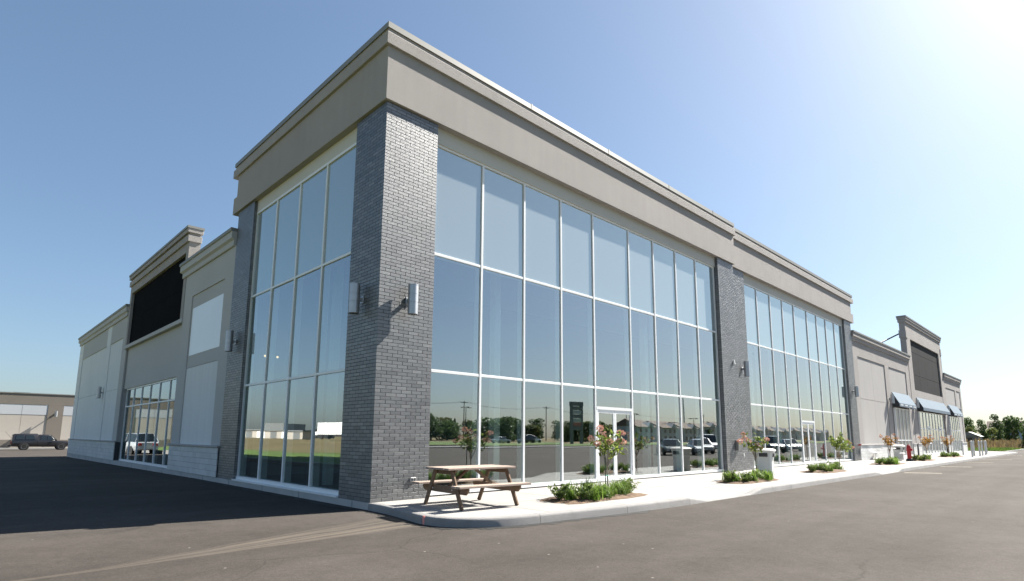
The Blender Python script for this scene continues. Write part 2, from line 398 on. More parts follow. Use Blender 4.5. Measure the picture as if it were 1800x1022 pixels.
# sidewalk with dropped kerbs
DIPS = [(5.9, 6.8, 9.2, 10.0), (21.4, 22.4, 25.0, 25.9), (57.2, 58, 60.5, 61.5)]
def dip(x):
    for a, b, c, d in DIPS:
        if a < x < d: return -.125 * (min(1, (x - a) / (b - a)) if x < b else 1 if x < c else (d - x) / (d - c))
    return 0.
def wz(x, y): return dip(x) * max(0, min(1, (-y - 1.85) / 1.85))
KP = [(-.035, .0), (-.045, -.5), (-.10, -1.0), (-.20, -1.6), (-.29, -2.1), (-.27, -2.55), (-.13, -2.85), (.12, -3.1), (.5, -3.3), (1.1, -3.46), (2.1, -3.58), (3.6, -3.74), (5.0, -3.82), (5.9, -3.85)]
def smooth_path(P, n=4):
    out = []
    for i in range(len(P) - 1):
        p0, p1, p2, p3 = (Vector(P[max(0, min(len(P) - 1, i + k))]) for k in (-1, 0, 1, 2))
        for k in range(n):
            t = k / n; q = .5 * ((2 * p1) + (p2 - p0) * t + (2 * p0 - 5 * p1 + 4 * p2 - p3) * t * t + (3 * p1 - p0 - 3 * p2 + p3) * t ** 3); out.append((q.x, q.y))
    return out + [P[-1]]
KP = smooth_path(KP)
STR = [6.35, 6.8, 8., 9.2, 9.6, 10.0] + [12 + 2.35 * k for k in range(4)] + [21.4, 21.9, 22.4, 23.7, 25.0, 25.45, 25.9] + [28 + 3.2 * k for k in range(10)] + [61.5, 66, 70, 74, 78.5]
KP += [(x, -3.85) for x in STR] + [(79.5, -3.6), (80.2, -2.9), (80.4, -1.5), (80.4, 3)]
def offset_in(path, d):
    out = []
    for i, p in enumerate(path):
        p = Vector(p); ns = []
        for a, b in ((i - 1, i), (i, i + 1)):
            if a < 0 or b >= len(path): continue
            t = (Vector(path[b]) - Vector(path[a])).normalized(); ns.append(Vector((-t.y, t.x)))
        m = ns[0] if len(ns) == 1 else (ns[0] + ns[1]).normalized() / max(.3, ((ns[0] + ns[1]).normalized()).dot(ns[0]))
        out.append((p.x + m.x * d, p.y + m.y * d))
    return out
KI = offset_in(KP, .17)
walk = link('sidewalk', None); struct(walk)
# kerb stones, split at joints
groups = []; cur = [0]; Lacc = 0
for i in range(1, len(KP)):
    Lacc += (Vector(KP[i]) - Vector(KP[i - 1])).length; cur.append(i)
    if Lacc > 2.2 or i == len(KP) - 1: groups.append(cur); cur = [i]; Lacc = 0
for gidx in groups:
    rings = []
    for j, i in enumerate(gidx):
        a, b = Vector(KP[i]), Vector(KI[i]); t = dip(a.x) if a.y < -3.6 else 0
        if j in (0, len(gidx) - 1):
            nb = Vector(KP[gidx[1] if j == 0 else gidx[-2]]); sh = (nb - a).normalized() * .004; a = a + sh; b = b + sh
        e = (b - a).normalized()
        o = lambda k, z: ((a + e * k).x, (a + e * k).y, z)
        rings.append([o(-.03, -.45), o(-.012, t - .04), o(.002, t - .012), o(.022, t), o(.166, t), o(.166, -.45)])
    MB().loft(rings).build('kerb_stone', 'kerb', walk, smooth=True)
pm = MB().obox((-.306, -2.28, -.085), (.02, .05, .165), Matrix.Rotation(R(-3), 3, 'Z')); pm.build('survey_mark', 'pink_mark', walk)
def clip(poly, a, b, c):
    out = []
    for i in range(len(poly)):
        p, q = poly[i], poly[(i + 1) % len(poly)]; dp = a * p[0] + b * p[1] - c; dq = a * q[0] + b * q[1] - c
        if dp <= 0: out.append(p)
        if (dp < 0 < dq) or (dq < 0 < dp): t = dp / (dp - dq); out.append((p[0] + (q[0] - p[0]) * t, p[1] + (q[1] - p[1]) * t))
    return out
WP = KI + [(80.2, 3), (76.3, 3), (76.3, .34), (1.3, .34), (1.3, .02), (.0, .02)]
xl = [-.5, 1.7, 3.8, 5.9, 6.8, 8, 9.2, 10.0, 11.9, 13.8, 15.7, 17.6, 19.5, 21.4, 22.4, 23.7, 25.0, 25.9]
while xl[-1] < 56: xl.append(xl[-1] + 1.95)
xl[-1] = 57.2; xl += [58, 60.5, 61.5] + [63.4 + 1.95 * k for k in range(9)] + [80.6]
yl = [-4.2, -1.85, .5, 3.1]
g = .008
for i in range(len(xl) - 1):
    for j in range(len(yl) - 1):
        P = WP
        for a, b, c in ((-1, 0, -(xl[i] + g)), (1, 0, xl[i + 1] - g), (0, -1, -(yl[j] + g)), (0, 1, yl[j + 1] - g)):
            P = clip(P, a, b, c)
            if len(P) < 3: break
        if len(P) < 3: continue
        MB().prism(P, lambda x, y: wz(x, y) - .14, wz).build('slab', 'walk', walk)

# tar seam squeezed out along the foot of the kerb and the foundation
tar = []; TP = [(-.05, 12 - .35 * k) for k in range(35)] + smooth_path(KP[:47], 2)
tr_ = random.Random(3); TO = offset_in(TP, -.02); TO2 = offset_in(TP, -.20)
V = []; Q = []
for i, (a, b) in enumerate(zip(TO, TO2)):
    k = tr_.uniform(.35, 1.35); V += [(a[0] + (TP[i][0] - a[0]) * 2, a[1] + (TP[i][1] - a[1]) * 2, -.145), (a[0] + (b[0] - a[0]) * k, a[1] + (b[1] - a[1]) * k, -.1455)]
    if i: Q.append((2 * i - 2, 2 * i - 1, 2 * i + 1, 2 * i))
M['tar'] = mk('tar', (.012, .012, .012), .7, .2, 8)
struct(link('tar_seam', rawmesh('tar_seam', V, Q, 'tar')))
# parking stall lines
for x0, y0, x1, y1 in ((24.7, -4.15, 25.5, -5.4), (42.3, -4.0, 42.9, -5.4), (33.4, -4.1, 34.1, -5.4), (50.6, -4.0, 51.4, -5.6), (66, -4.1, 67, -5.6)):
    a, b = Vector((x0, y0)), Vector((x1, y1)); d = (b - a).normalized(); n_ = Vector((-d.y, d.x)) * .06
    mb = MB(); mb.add([(*(a + n_), -.146), (*(b + n_), -.146), (*(b - n_), -.146), (*(a - n_), -.146)], [(0, 1, 2, 3)])
    struct(mb.build('parking_line', 'paint_line'))

# grass: east field, verge along the road behind the camera, west bank
def field(name, x0, x1, y0, y1, mat, z=.006, n=24, amp=.0, seed=1):
    r_ = np.random.RandomState(seed); gx = np.linspace(x0, x1, n); gy = np.linspace(y0, y1, n)
    h = r_.rand(n, n) * amp
    h[0, :] = h[-1, :] = h[:, 0] = h[:, -1] = 0
    V = [(gx[i], gy[j], gz(gx[i], gy[j]) + z + h[i, j]) for j in range(n) for i in range(n)]
    Q = [(j * n + i, j * n + i + 1, (j + 1) * n + i + 1, (j + 1) * n + i) for j in range(n - 1) for i in range(n - 1)]
    o = link(name, rawmesh(name, V, Q, mat)); return struct(o)
field('east_lawn', 84, 400, -2.2, 300, 'turf', .12, 30, .15)
field('east_meadow', 100, 420, -.5, 310, 'meadow', .16, 30, .5, 2)
field('road_verge', -60, 420, -400, -57, 'turf', .10, 30, .1, 3)
field('far_meadow', -60, 420, -410, -84, 'meadow', .14, 30, .4, 6)
field('west_bank', -15.5, -6.6, -60, 320, 'turf', .12, 30, .08, 4)
field('west_meadow', -300, -14.9, -60, 330, 'meadow', .15, 30, .3, 5)
rd = MB().box(-60, 420, -80, -64, -.6, -.04); struct(rd.build('road', 'asphalt'))
kb = MB().box(-6.6, -6.4, -60, 90, -.6, .0); struct(kb.build('west_kerb', 'kerb'))
kb = MB().box(84, 84.2, -2.2, 60, -.6, .0).box(84.2, 300, -2.4, -2.2, -.6, .0); struct(kb.build('east_kerb', 'kerb'))
ik = MB().box(30, 70, -47.5, -44.5, -.5, -.02); struct(ik.build('parking_island', 'kerb', bevel=.04))

# ------------------------------------------------------------------ the store building
B = thing('retail_building', 'long beige and charcoal brick shop building with tall glass corner', 'building')
def part(mb, name, mat, parent=None, **kw): return mb.build(name, mat, parent or B, **kw)
HB = 8.858; CH = HB / 114
# --- bricks
brick_me = {}
def brick_mesh(L, h, d):
    k = (round(L, 4), round(h, 4))
    if k not in brick_me:
        mb = MB().box(-L / 2, L / 2, -d, 0, -h / 2, h / 2); mb.F = [f for f in mb.F if f != (2, 3, 7, 6)]
        brick_me[k] = mb.mesh('brick', 'brick', bevel=.0010)
    return brick_me[k]
def brick_face(face, s0, s1, off, n, phase=0, singles=0, courses=114, parent=None, z0=0):
    """face 'R': wall facing -y at y=off, s = x.   face 'L': wall facing -x at x=off, s = y"""
    L = (s1 - s0) / n; J = .0105; proud = .0045; cells = []
    for k in range(courses):
        z = z0 + k * CH; sh = 0 if (k + phase) % 2 == 0 else L / 2
        e = []; s = s0 - sh
        while s < s1 - 1e-4:
            a, b = max(s, s0), min(s + L, s1)
            if b - a > .05: e.append((a, b))
            s += L
        for a, b in e: cells.append((a + (J / 2 if a > s0 + 1e-4 else 0), b - (J / 2 if b < s1 - 1e-4 else 0), z + J / 2, z + CH - J / 2))
    if face == 'R': P = lambda s, o, z: (s, off - o, z)
    else: P = lambda s, o, z: (off - o, s, z)
    if singles:
        def size(c):
            p = [project(P(s, 0, z)) for s, z in ((c[0], c[2]), (c[1], c[2]), (c[1], c[3]), (c[0], c[3]))]
            return abs(sum(p[i][0] * p[(i + 1) % 4][1] - p[(i + 1) % 4][0] * p[i][1] for i in range(4)))
        cells.sort(key=size, reverse=True)
    for c in cells[:singles]:
        dd = rnd.uniform(-.0004, .0010)
        o = link('brick', brick_mesh(c[1] - c[0], c[3] - c[2], .02), parent, P((c[0] + c[1]) / 2, proud - .02 + dd, (c[2] + c[3]) / 2), 0 if face == 'R' else -math.pi / 2)
    rest = cells[singles:]; V = []; Q = []
    for i, c in enumerate(rest):
        o = len(V); e = .0010; pr = proud + rnd.uniform(-.0004, .0010)
        V += [P(c[0], -.004, c[2]), P(c[1], -.004, c[2]), P(c[1], -.004, c[3]), P(c[0], -.004, c[3]),
              P(c[0], pr - e, c[2]), P(c[1], pr - e, c[2]), P(c[1], pr - e, c[3]), P(c[0], pr - e, c[3]),
              P(c[0] + e, pr, c[2] + e), P(c[1] - e, pr, c[2] + e), P(c[1] - e, pr, c[3] - e), P(c[0] + e, pr, c[3] - e)]
        q = [(8, 9, 10, 11), (0, 1, 5, 4), (1, 2, 6, 5), (2, 3, 7, 6), (3, 0, 4, 7), (4, 5, 9, 8), (5, 6, 10, 9), (6, 7, 11, 10), (7, 4, 8, 11)]
        if face == 'L': q = [t[::-1] for t in q]
        Q += [tuple(v + o for v in t) for t in q]
    stuff(link('brick_field', rawmesh('brick_field', V, Q, 'brick'), parent))
T_ = .0045
p1 = part(MB().box(T_, 1.437 - T_, T_, 1.337 - T_, 0, HB), 'brick_pillar', 'mortar'); p1['label'] = 'charcoal brick pillar on the near corner'
brick_face('R', 0, 1.437, T_, 5.5, 0, 300, parent=p1)
brick_face('L', 0, 1.337, T_, 5, 1, 0, parent=p1)
p2 = part(MB().box(T_, .5, 7.885 + T_, 9.317, 0, HB), 'brick_pillar', 'mortar'); p2['label'] = 'narrow brick pillar left of the tall corner window'
brick_face('L', 7.885, 9.317, T_, 5.5, 0, parent=p2); brick_face('R', 0, .2, 7.885 + T_, .75, 1, parent=p2)
p3 = part(MB().box(16.05 + T_, 17.49, T_, .8, 0, HB).box(17.49 + .001, 19.0 - T_, .19 + T_, .8, 0, HB), 'brick_pillar', 'mortar'); p3['label'] = 'wide stepped brick pillar between the two glass walls'
brick_face('R', 16.05, 17.49, T_, 5.5, 0, parent=p3); brick_face('R', 17.49, 19.0, .19 + T_, 5.5, 1, parent=p3); brick_face('L', 0, .3, 16.05 + T_, 1, 0, parent=p3)
p4 = part(MB().box(33.72 + T_, 35.1 - T_, .19 + T_, .9, 0, HB), 'brick_pillar', 'mortar'); p4['label'] = 'brick pillar at the far end of the glass walls'
brick_face('R', 33.72, 35.1, .19 + T_, 5.5, 0, parent=p4); brick_face('L', .19, .5, 33.72 + T_, 1, 0, parent=p4)

# --- fascia, cornice and metal cap of the tall block
PATH = [(3.2, 9.36), (-.0, 9.36), (0, 0), (17.49, 0), (17.49, .19), (35.13, .19), (35.13, 3.5)]
mb = MB(); sweep(mb, [(-.35, 8.875), (.065, 8.875), (.07, 8.88), (.07, 10.19), (-.35, 10.19)], PATH); fa = part(mb, 'fascia', 'stucco')
MB().box(-.069, .5, 9.43, 9.74, 8.876, 9.46).build('fascia_return', 'stucco', fa); MB().box(35.2, 35.62, .122, .6, 8.876, 9.46).build('fascia_return', 'stucco', fa)
PATHC = [(3.2, 9.62), (0, 9.62)] + PATH[2:5] + [(35.48, .19), (35.48, 3.5)]
mb = MB(); sweep(mb, [(-.33, 10.19), (.135, 10.19), (.14, 10.195), (.14, 10.47), (.085, 10.53), (.085, 10.61), (-.33, 10.61)], PATHC); part(mb, 'cornice', 'stucco')
mb = MB(); sweep(mb, [(-.36, 10.612), (.10, 10.612), (.115, 10.60), (.12, 10.60), (.118, 10.745), (-.36, 10.765)], PATHC); cap = part(mb, 'parapet_cap', 'cap_metal')
for x in (4.6, 8.3, 12.1, 15.6): MB().box(x, x + .05, -.123, -.02, 10.60, 10.768).build('cap_joint', 'cap_metal', cap)
# cream heads over the glass
part(MB().box(.10, .5, 1.337, 7.885, 8.47, 8.90), 'head_panel', 'cream')
part(MB().box(1.437, 16.05, .12, .6, 8.47, 8.90), 'head_panel', 'cream')
part(MB().box(19.0, 33.72, .30, .8, 8.47, 8.90), 'head_panel', 'cream')
# foundation along the side drive
part(MB().box(-.03, .4, .0, 41.4, -.9, -.004), 'foundation', 'found')
for k in range(16):
    y = .55 + 2.55 * k + rnd.uniform(-.2, .2); part(MB().box(-.036, -.02, y, y + .02, -.4, -.006), 'foundation_joint', 'kerb')

# --- curtain walls
def curtain(face, cols, rows, plane, head=8.47, base=.03, spand=True, skip=(), mw=.066, depth=.20, label=None, glass='glass', proud=.045):
    s0, s1 = cols[0], cols[-1]
    def bx(mb, a, b, o0, o1, z0, z1):
        if face == 'R': mb.box(a, b, plane + o0, plane + o1, z0, z1)
        else: mb.box(plane + o0, plane + o1, a, b, z0, z1)
        return mb
    fr = MB(); h = mw / 2; zt, zb = rows[-1], rows[0]
    bx(fr, s0 - h, s1 + h, -proud, depth, zt - h, zt + h * 1.1); bx(fr, s0 - h, s1 + h, -proud - .02, depth, base, zb + h)
    for s in (s0, s1): bx(fr, s - h, s + h, -proud + .004, depth - .004, zb + h, zt - h)
    fo = part(fr, 'glass_wall', 'alum')
    if label: fo['label'] = label
    for s in cols[1:-1]:
        bx(MB(), s - h, s + h, -proud, depth, zb + h, zt - h).build('mullion', 'alum', fo, bevel=.004)
    for z in rows[1:-1]: bx(MB(), s0 + h, s1 - h, -proud + .006, depth - .03, z - h, z + h).build('mullion', 'alum', fo, bevel=.004)
    for i in range(len(cols) - 1):
        for j in range(len(rows) - 1):
            if (i, j) in skip: continue
            top = spand and j == len(rows) - 2
            t = rnd.uniform(-.001, .001)
            hs, hz = (cols[i + 1] - cols[i]) / 2 - .012, (rows[j + 1] - rows[j]) / 2 - .012; sc_, zc_ = (cols[i] + cols[i + 1]) / 2, (rows[j] + rows[j + 1]) / 2
            mb = MB().box(-hs, hs, -.008, .012, -hz, hz) if face == 'R' else MB().box(-.008, .012, -hs, hs, -hz, hz)
            pa = mb.build('pane', 'spandrel' if top else glass, fo, loc=(sc_, plane + t, zc_) if face == 'R' else (plane + t, sc_, zc_))
            ta, tb = R(rnd.gauss(0, .075)), R(rnd.gauss(0, .075)); pa.rotation_euler = (ta, 0, tb) if face == 'R' else (0, ta, tb)
    return fo
ROW = [.085, 2.851, 5.667, 8.45]
c1 = [1.50 + 1.5625 * i for i in range(5)]; c1 += [c1[-1] + 1.98 + 1.565 * i for i in range(5)]
curtain('R', c1, ROW, .20, skip={(4, 0)}, label='tall white framed glass wall of nine bays beside the corner pillar')
c2 = [19.06 + 1.592 * i for i in range(5)]; c2 += [c2[-1] + 1.94 + 1.585 * i for i in range(5)]
curtain('R', c2, ROW, .36, skip={(4, 0)}, label='second tall glass wall beyond the stepped brick pillar')
c3 = [1.40 + 1.617 * i for i in range(5)]
curtain('L', c3, [.085, 2.851, 5.667, 8.45], .14, label='tall four bay glass wall on the shaded side')
part(MB().box(-.045, .10, 1.337, 7.885, -.002, .034), 'sill_flashing', 'alum')
def door(a, b, plane, top=2.19, label=''):
    h = .033
    d = part(MB().box(a + h, b - h, plane - .05, plane + .12, top, top + .09).box(a + h, a + h + .045, plane - .046, plane + .116, .0, top).box(b - h - .045, b - h, plane - .046, plane + .116, .0, top), 'door', 'alum'); d['label'] = label
    MB().box(a + .04, b - .04, plane - .006, plane + .012, top + .08, 2.84).build('transom_pane', 'glass', d)
    MB().box(a + .04, b - .04, plane - .06, plane + .14, -.003, .018).build('threshold', 'galv', d)
    m = (a + b) / 2; st = .075
    for x0, x1, hs in ((a + h + .05, m - .006, 1), (m + .006, b - h - .05, -1)):
        f = MB(); y0, y1 = plane - .03, plane + .02
        f.box(x0, x0 + st, y0, y1, .03, top - .005).box(x1 - st, x1, y0, y1, .03, top - .005).box(x0 + st, x1 - st, y0 + .001, y1 - .001, .03, .16).box(x0 + st, x1 - st, y0 + .001, y1 - .001, top - .105, top - .005)
        f.build('leaf', 'alum', d, bevel=.003)
        MB().box(x0 + st - .01, x1 - st + .01, plane - .010, plane + .004, .15, top - .095).build('pane', 'glass', d)
        hx = x1 - .04 if hs > 0 else x0 + .04; dx = -.13 * hs
        if hs < 0:
            MB().tube([(hx, y0, .92), (hx, y0 - .07, .93), (hx + .0, y0 - .085, .96), (hx, y0 - .085, 1.20), (hx, y0 - .07, 1.23), (hx, y0, 1.24)], .014, 8).build('handle', 'steel', d, smooth=True)
            MB().tube([(x0 + .03, y1 + .06, 1.02), (x1 - .03, y1 + .06, 1.02)], .016, 8).build('push_bar', 'alum', d, smooth=True)
        hg = x0 - .02 if hs > 0 else x1 + .02
        for z in (.3, 1.1, 1.95): MB().box(hg - .02, hg + .02, y0 - .014, y0 + .006, z, z + .13).build('hinge', 'steel', d)
    return d
door(c1[4], c1[5], .20, label='double glass door in the first glass wall')
door(c2[4], c2[5], .36, label='double glass door in the second glass wall')

# --- wings. coordinates: s along the face, o outward, z up
def fb(mb, face, s0, s1, o0, o1, z0, z1):
    if face == 'L': return mb.box(-o1, -o0, s0, s1, z0, z1)
    return mb.box(s0, s1, .25 - o1, .25 - o0, z0, z1)
def fpart(face, rng, name, mat, parent=None, **kw): return part(fb(MB(), face, *rng), name, mat, parent, **kw)
def cornice(face, s0, s1, zc, ret=(.9, .9)):
    if face == 'L': path = [(ret[1], s1), (0, s1), (0, s0), (ret[0], s0)]; q = (ret[1], ret[0])
    else: path = [(s0, .25 + ret[0]), (s0, .25), (s1, .25), (s1, .25 + ret[1])]; q = ret
    path = path[0 if q[0] else 1:4 if q[1] else 3]
    mb = MB(); sweep(mb, [(-.3, zc - .62), (.05, zc - .62), (.07, zc - .60), (.07, zc - .42), (.12, zc - .38), (.15, zc - .36), (.15, zc - .12), (-.3, zc - .12)], path)
    c = part(mb, 'cornice', 'stucco_grey' if face == 'L' else 'stucco')
    mb = MB(); sweep(mb, [(-.32, zc - .118), (.17, zc - .125), (.19, zc - .10), (.19, zc), (-.32, zc)], path); mb.build('parapet_cap', 'cap_metal', c)
def blocks(face, s0, s1, singles=True, o=.05):
    base = fpart(face, (s0 + .01, s1 - .01, -.2, o - .012, 0, .93), 'base_wall', 'mortar')
    n = max(1, round((s1 - s0) / .4)); L = (s1 - s0) / n; cells = []
    me = {}
    allm = MB()
    for k in range(5):
        z = .004 + k * .186; s = s0 - (L / 2 if k % 2 else 0)
        while s < s1 - 1e-3:
            a, b = max(s, s0) + .003, min(s + L, s1) - .003; s += L
            if b - a < .05: continue
            oo = o + rnd.uniform(0, .006)
            if singles: fb(MB(), face, a, b, o - .03, oo, z, z + .180).build('block', 'block', base, bevel=.005)
            else: fb(allm, face, a, b, o - .03, oo, z, z + .180)
    if not singles: stuff(allm.build('block_field', 'block', base))
    fpart(face, (s0 - .03, s1 + .03, -.1, o + .05, .93, 1.0), 'sill', 'stucco_light', bevel=.012)
# left wing, bay next to the tall block
G = 'stucco_grey'
w1 = fpart('L', (9.34, 15.03, -.4, -.06, -.3, 7.72), 'wall', G); w1['label'] = 'shaded bay between the brick pillar and the black sign board'
fpart('L', (9.32, 10.2, -.06, 0, 1.0, 7.72), 'pilaster', 'stucco_grey'); fpart('L', (13.95, 15.05, -.06, 0, 1.0, 7.72), 'pilaster', 'stucco_grey'); fpart('L', (10.2, 13.95, -.06, -.002, 6.73, 7.72), 'frieze', 'stucco_grey')
fpart('L', (10.2, 13.95, -.06, -.042, 1.0, 3.855), 'wall_panel', 'panel_pale'); fpart('L', (10.2, 13.95, -.06, -.042, 3.88, 6.73), 'wall_panel', G)
wp = fpart('L', (10.23, 13.83, -.06, -.036, 4.345, 6.215), 'wall_panel', 'white_patch'); wp['label'] = 'bright white sign patch on the shaded bay'
blocks('L', 9.34, 15.02); cornice('L', 9.38, 15.3, 8.32, (.0, .5))
# left sign board section
fpart('L', (15.05, 25.35, -.45, -.12, 3.68, 6.2), 'wall', G)
sb = fpart('L', (15.03, 25.57, -.37, -.13, 5.84, 9.6), 'sign_wall', 'stucco'); sb['label'] = 'raised parapet with black sign board on the shaded side'
fpart('L', (15.0, 15.36, -.40, .02, 6.0, 8.84), 'sign_frame', 'stucco'); fpart('L', (25.24, 25.6, -.40, .02, 6.0, 8.84), 'sign_frame', 'stucco')
fpart('L', (14.97, 25.63, -.38, .06, 5.82, 6.0), 'sign_frame', 'stucco_grey', bevel=.01); fpart('L', (15.0, 25.6, -.40, .022, 8.84, 9.24), 'sign_frame', 'stucco')
fpart('L', (14.95, 25.65, -.43, .10, 9.24, 9.52), 'sign_cornice', 'stucco', bevel=.01); fpart('L', (15.0, 25.6, -.38, .03, 9.52, 9.62), 'sign_cornice', 'stucco')
fpart('L', (14.92, 25.68, -.46, .13, 9.62, 9.80), 'sign_cornice', 'stucco', bevel=.01); fpart('L', (14.9, 25.7, -.48, .16, 9.80, 9.90), 'parapet_cap', 'cap_metal')
for k in range(4):
    for j in range(2):
        a = 15.36 + k * 2.47; fpart('L', (a + .004, a + 2.466, -.13, -.10, 6.0 + j * 1.42 + .004, 6.0 + (j + 1) * 1.42 - .004), 'sign_panel', 'black_board')
curtain('L', [15.06 + 1.648 * i for i in range(7)], [.06, 2.75, 3.64], .22, base=0., spand=False, depth=.12, label='six bay shop window under the black sign board')
# left wing, far bay
w2 = fpart('L', (25.38, 41.27, -.4, -.06, -.4, 7.72), 'wall', G); w2['label'] = 'far shaded bay with pale panels'
for a, b in ((25.35, 26.4), (29.85, 31.0), (39.8, 41.3)): fpart('L', (a, b, -.06, 0, 1.0, 7.72), 'pilaster', 'panel_pale' if a > 29 else G)
for a, b in ((26.4, 29.85), (31.0, 39.8)):
    fpart('L', (a, b, -.06, -.002, 6.57, 7.72), 'frieze', G)
    fpart('L', (a, b, -.06, -.042, 1.0, 3.765), 'wall_panel', 'panel_pale'); fpart('L', (a, b, -.06, -.042, 3.785, 6.57), 'wall_panel', 'panel_pale')
blocks('L', 25.35, 41.25, False); cornice('L', 25.7, 41.3, 8.3, (.4, 1.0))

# right wing, bay after the glass walls
w3 = fpart('R', (35.13, 51.17, -.4, -.06, -.3, 7.75), 'wall', 'stucco'); w3['label'] = 'beige bay beyond the glass walls'
for a, b in ((35.1, 36.3), (43.1, 44.25), (49.8, 51.2)): fpart('R', (a, b, -.06, 0, 1.0 if a < 40 else .0, 7.75), 'pilaster', 'stucco')
for a, b in ((36.3, 43.1), (44.25, 49.8)): fpart('R', (a, b, -.06, -.002, 6.78, 7.75), 'frieze', 'stucco')
for a, b in ((36.3, 39.7), (39.715, 43.1)):
    fpart('R', (a, b, -.06, -.042, 1.0, 3.955), 'wall_panel', 'stucco_light'); fpart('R', (a, b, -.06, -.042, 3.98, 6.78), 'wall_panel', 'stucco_light')
fpart('R', (44.25, 49.8, -.06, -.042, 3.72, 6.78), 'wall_panel', 'stucco_light')
blocks('R', 35.12, 44.2); blocks('R', 49.75, 50.8, False, .08); blocks('R', 51.3, 52.5, False, .12)
cornice('R', 35.2, 51.1, 8.37, (.0, .4))
curtain('R', [44.6 + 1.11 * i for i in range(5)], [.1, 1.25, 3.66], .17, base=0., spand=False, depth=.1, glass='papered', label='four bay shop window papered over inside')
# right sign parapet
rs = fpart('R', (51.15, 66.3, -.42, -.13, 3.70, 11.5), 'sign_wall', 'stucco'); rs['label'] = 'tall parapet with dark sign board over the shop doors'
for a, b in ((51.1, 52.55), (64.9, 66.35)): fpart('R', (a, b, -.40, .02, 0 if a < 60 else 0, 9.94), 'pilaster', 'stucco')
fpart('R', (51.1, 66.35, -.40, .022, 9.94, 11.25), 'frieze', 'stucco'); fpart('R', (52.55, 64.9, -.40, .0, 3.70, 5.53), 'frieze', 'stucco')
fpart('R', (51.02, 66.43, -.48, .10, 11.25, 11.5), 'sign_cornice', 'stucco', bevel=.01); fpart('R', (50.97, 66.48, -.52, .15, 11.5, 11.68), 'sign_cornice', 'stucco', bevel=.01); fpart('R', (50.94, 66.51, -.54, .18, 11.68, 11.80), 'parapet_cap', 'cap_metal')
fpart('R', (51.02, 51.6, -.46, .06, 9.9, 10.55), 'sign_bracket', 'stucco'); fpart('R', (65.9, 66.43, -.46, .06, 9.9, 10.55), 'sign_bracket', 'stucco')
for k in range(4):
    for j in range(3):
        a = 52.55 + k * 3.0875; z = [5.53, 6.9, 8.9, 9.94]; fpart('R', (a + .008, a + 3.08, -.13, -.09, z[j] + .012, z[j + 1] - .012), 'sign_panel', 'dark_board')
st = MB(); st.tube([(45.2, 2.6, 8.0), (51.3, .75, 10.3)], .06, 8); st.tube([(50.4, .9, 8.3), (51.2, .75, 8.6)], .05, 8); part(st, 'parapet_brace', 'dark_metal')
curtain('R', [53.0 + 1.3 * i for i in range(9)], [.1, 2.25, 3.68], .20, base=0., spand=False, depth=.1, skip={(2, 0), (6, 0)}, label='shop window with two doors under the dark sign board')
for i in (2, 6):
    a = 53.0 + 1.3 * i; d = part(MB().box(a + .03, a + .09, .16, .26, 0, 2.22).box(a + 1.21, a + 1.27, .16, .26, 0, 2.22).box(a + .09, a + 1.21, .161, .259, 2.12, 2.5), 'door', 'alum')
    MB().box(a + .09, a + 1.21, .20, .215, .03, 2.12).build('pane', 'glass', d); MB().box(a + .09, a + 1.21, .18, .24, .95, 1.05).build('push_bar', 'alum', d)
# right wing, last bay
w4 = fpart('R', (66.33, 76.27, -.4, -.06, -.3, 7.5), 'wall', 'stucco'); w4['label'] = 'last beige bay at the far end'
for a, b in ((66.3, 66.98), (72.35, 73.2), (75.5, 76.3)): fpart('R', (a, b, -.06, 0, 0, 7.5), 'pilaster', 'stucco')
for a, b in ((66.98, 72.35), (73.2, 75.5)): fpart('R', (a, b, -.06, -.002, 6.67, 7.5), 'frieze', 'stucco'); fpart('R', (a, b, -.06, -.042, 3.72 if a < 70 else 1.0, 6.67), 'wall_panel', 'stucco_light')
blocks('R', 64.7, 65.6, False, .12); blocks('R', 66.3, 66.95, False, .08); blocks('R', 72.4, 76.25, False, .06)
cornice('R', 66.4, 76.3, 8.12, (.4, 1.0))
curtain('R', [67.05 + 1.06 * i for i in range(6)], [.1, 2.25, 3.68], .17, base=0., spand=False, depth=.1, label='five bay shop window at the far end')
# awnings
def awning(s0, s1, label, prints):
    yw, yf = .22, -.22
    a = part(MB().add([(s0, yw, 4.9), (s1, yw, 4.9), (s1, yf, 4.02), (s0, yf, 4.02), (s0, yw, 4.87), (s1, yw, 4.87), (s1, yf + .02, 4.0), (s0, yf + .02, 4.0)],
        [(0, 3, 2, 1), (4, 5, 6, 7), (0, 1, 5, 4), (3, 7, 6, 2), (0, 4, 7, 3), (1, 2, 6, 5)]), 'awning', 'awning'); a['label'] = label
    MB().box(s0, s1, yf - .012, yf + .004, 3.76, 4.015).build('valance', 'awning', a)
    for s in (s0, s1 - .02): MB().add([(s, yw, 4.86), (s, yf + .01, 3.99), (s, yf + .01, 3.77), (s, yw, 3.77), (s + .02, yw, 4.86), (s + .02, yf + .01, 3.99), (s + .02, yf + .01, 3.77), (s + .02, yw, 3.77)],
        [(0, 1, 2, 3), (7, 6, 5, 4), (0, 4, 5, 1), (1, 5, 6, 2), (2, 6, 7, 3), (3, 7, 4, 0)]).build('side_panel', 'awning_dark', a)
    for i in range(prints):
        L = (s1 - s0) / prints; MB().box(s0 + L * (i + .2), s0 + L * (i + .8), yf - .017, yf - .010, 3.85, 3.95).build('valance_print', 'valance_print', a)
awning(44.35, 50.0, 'blue awning over the papered shop window', 4)
awning(52.6, 65.0, 'long blue awning over the shop doors', 0)
awning(67.1, 72.6, 'blue awning over the far end window', 3)

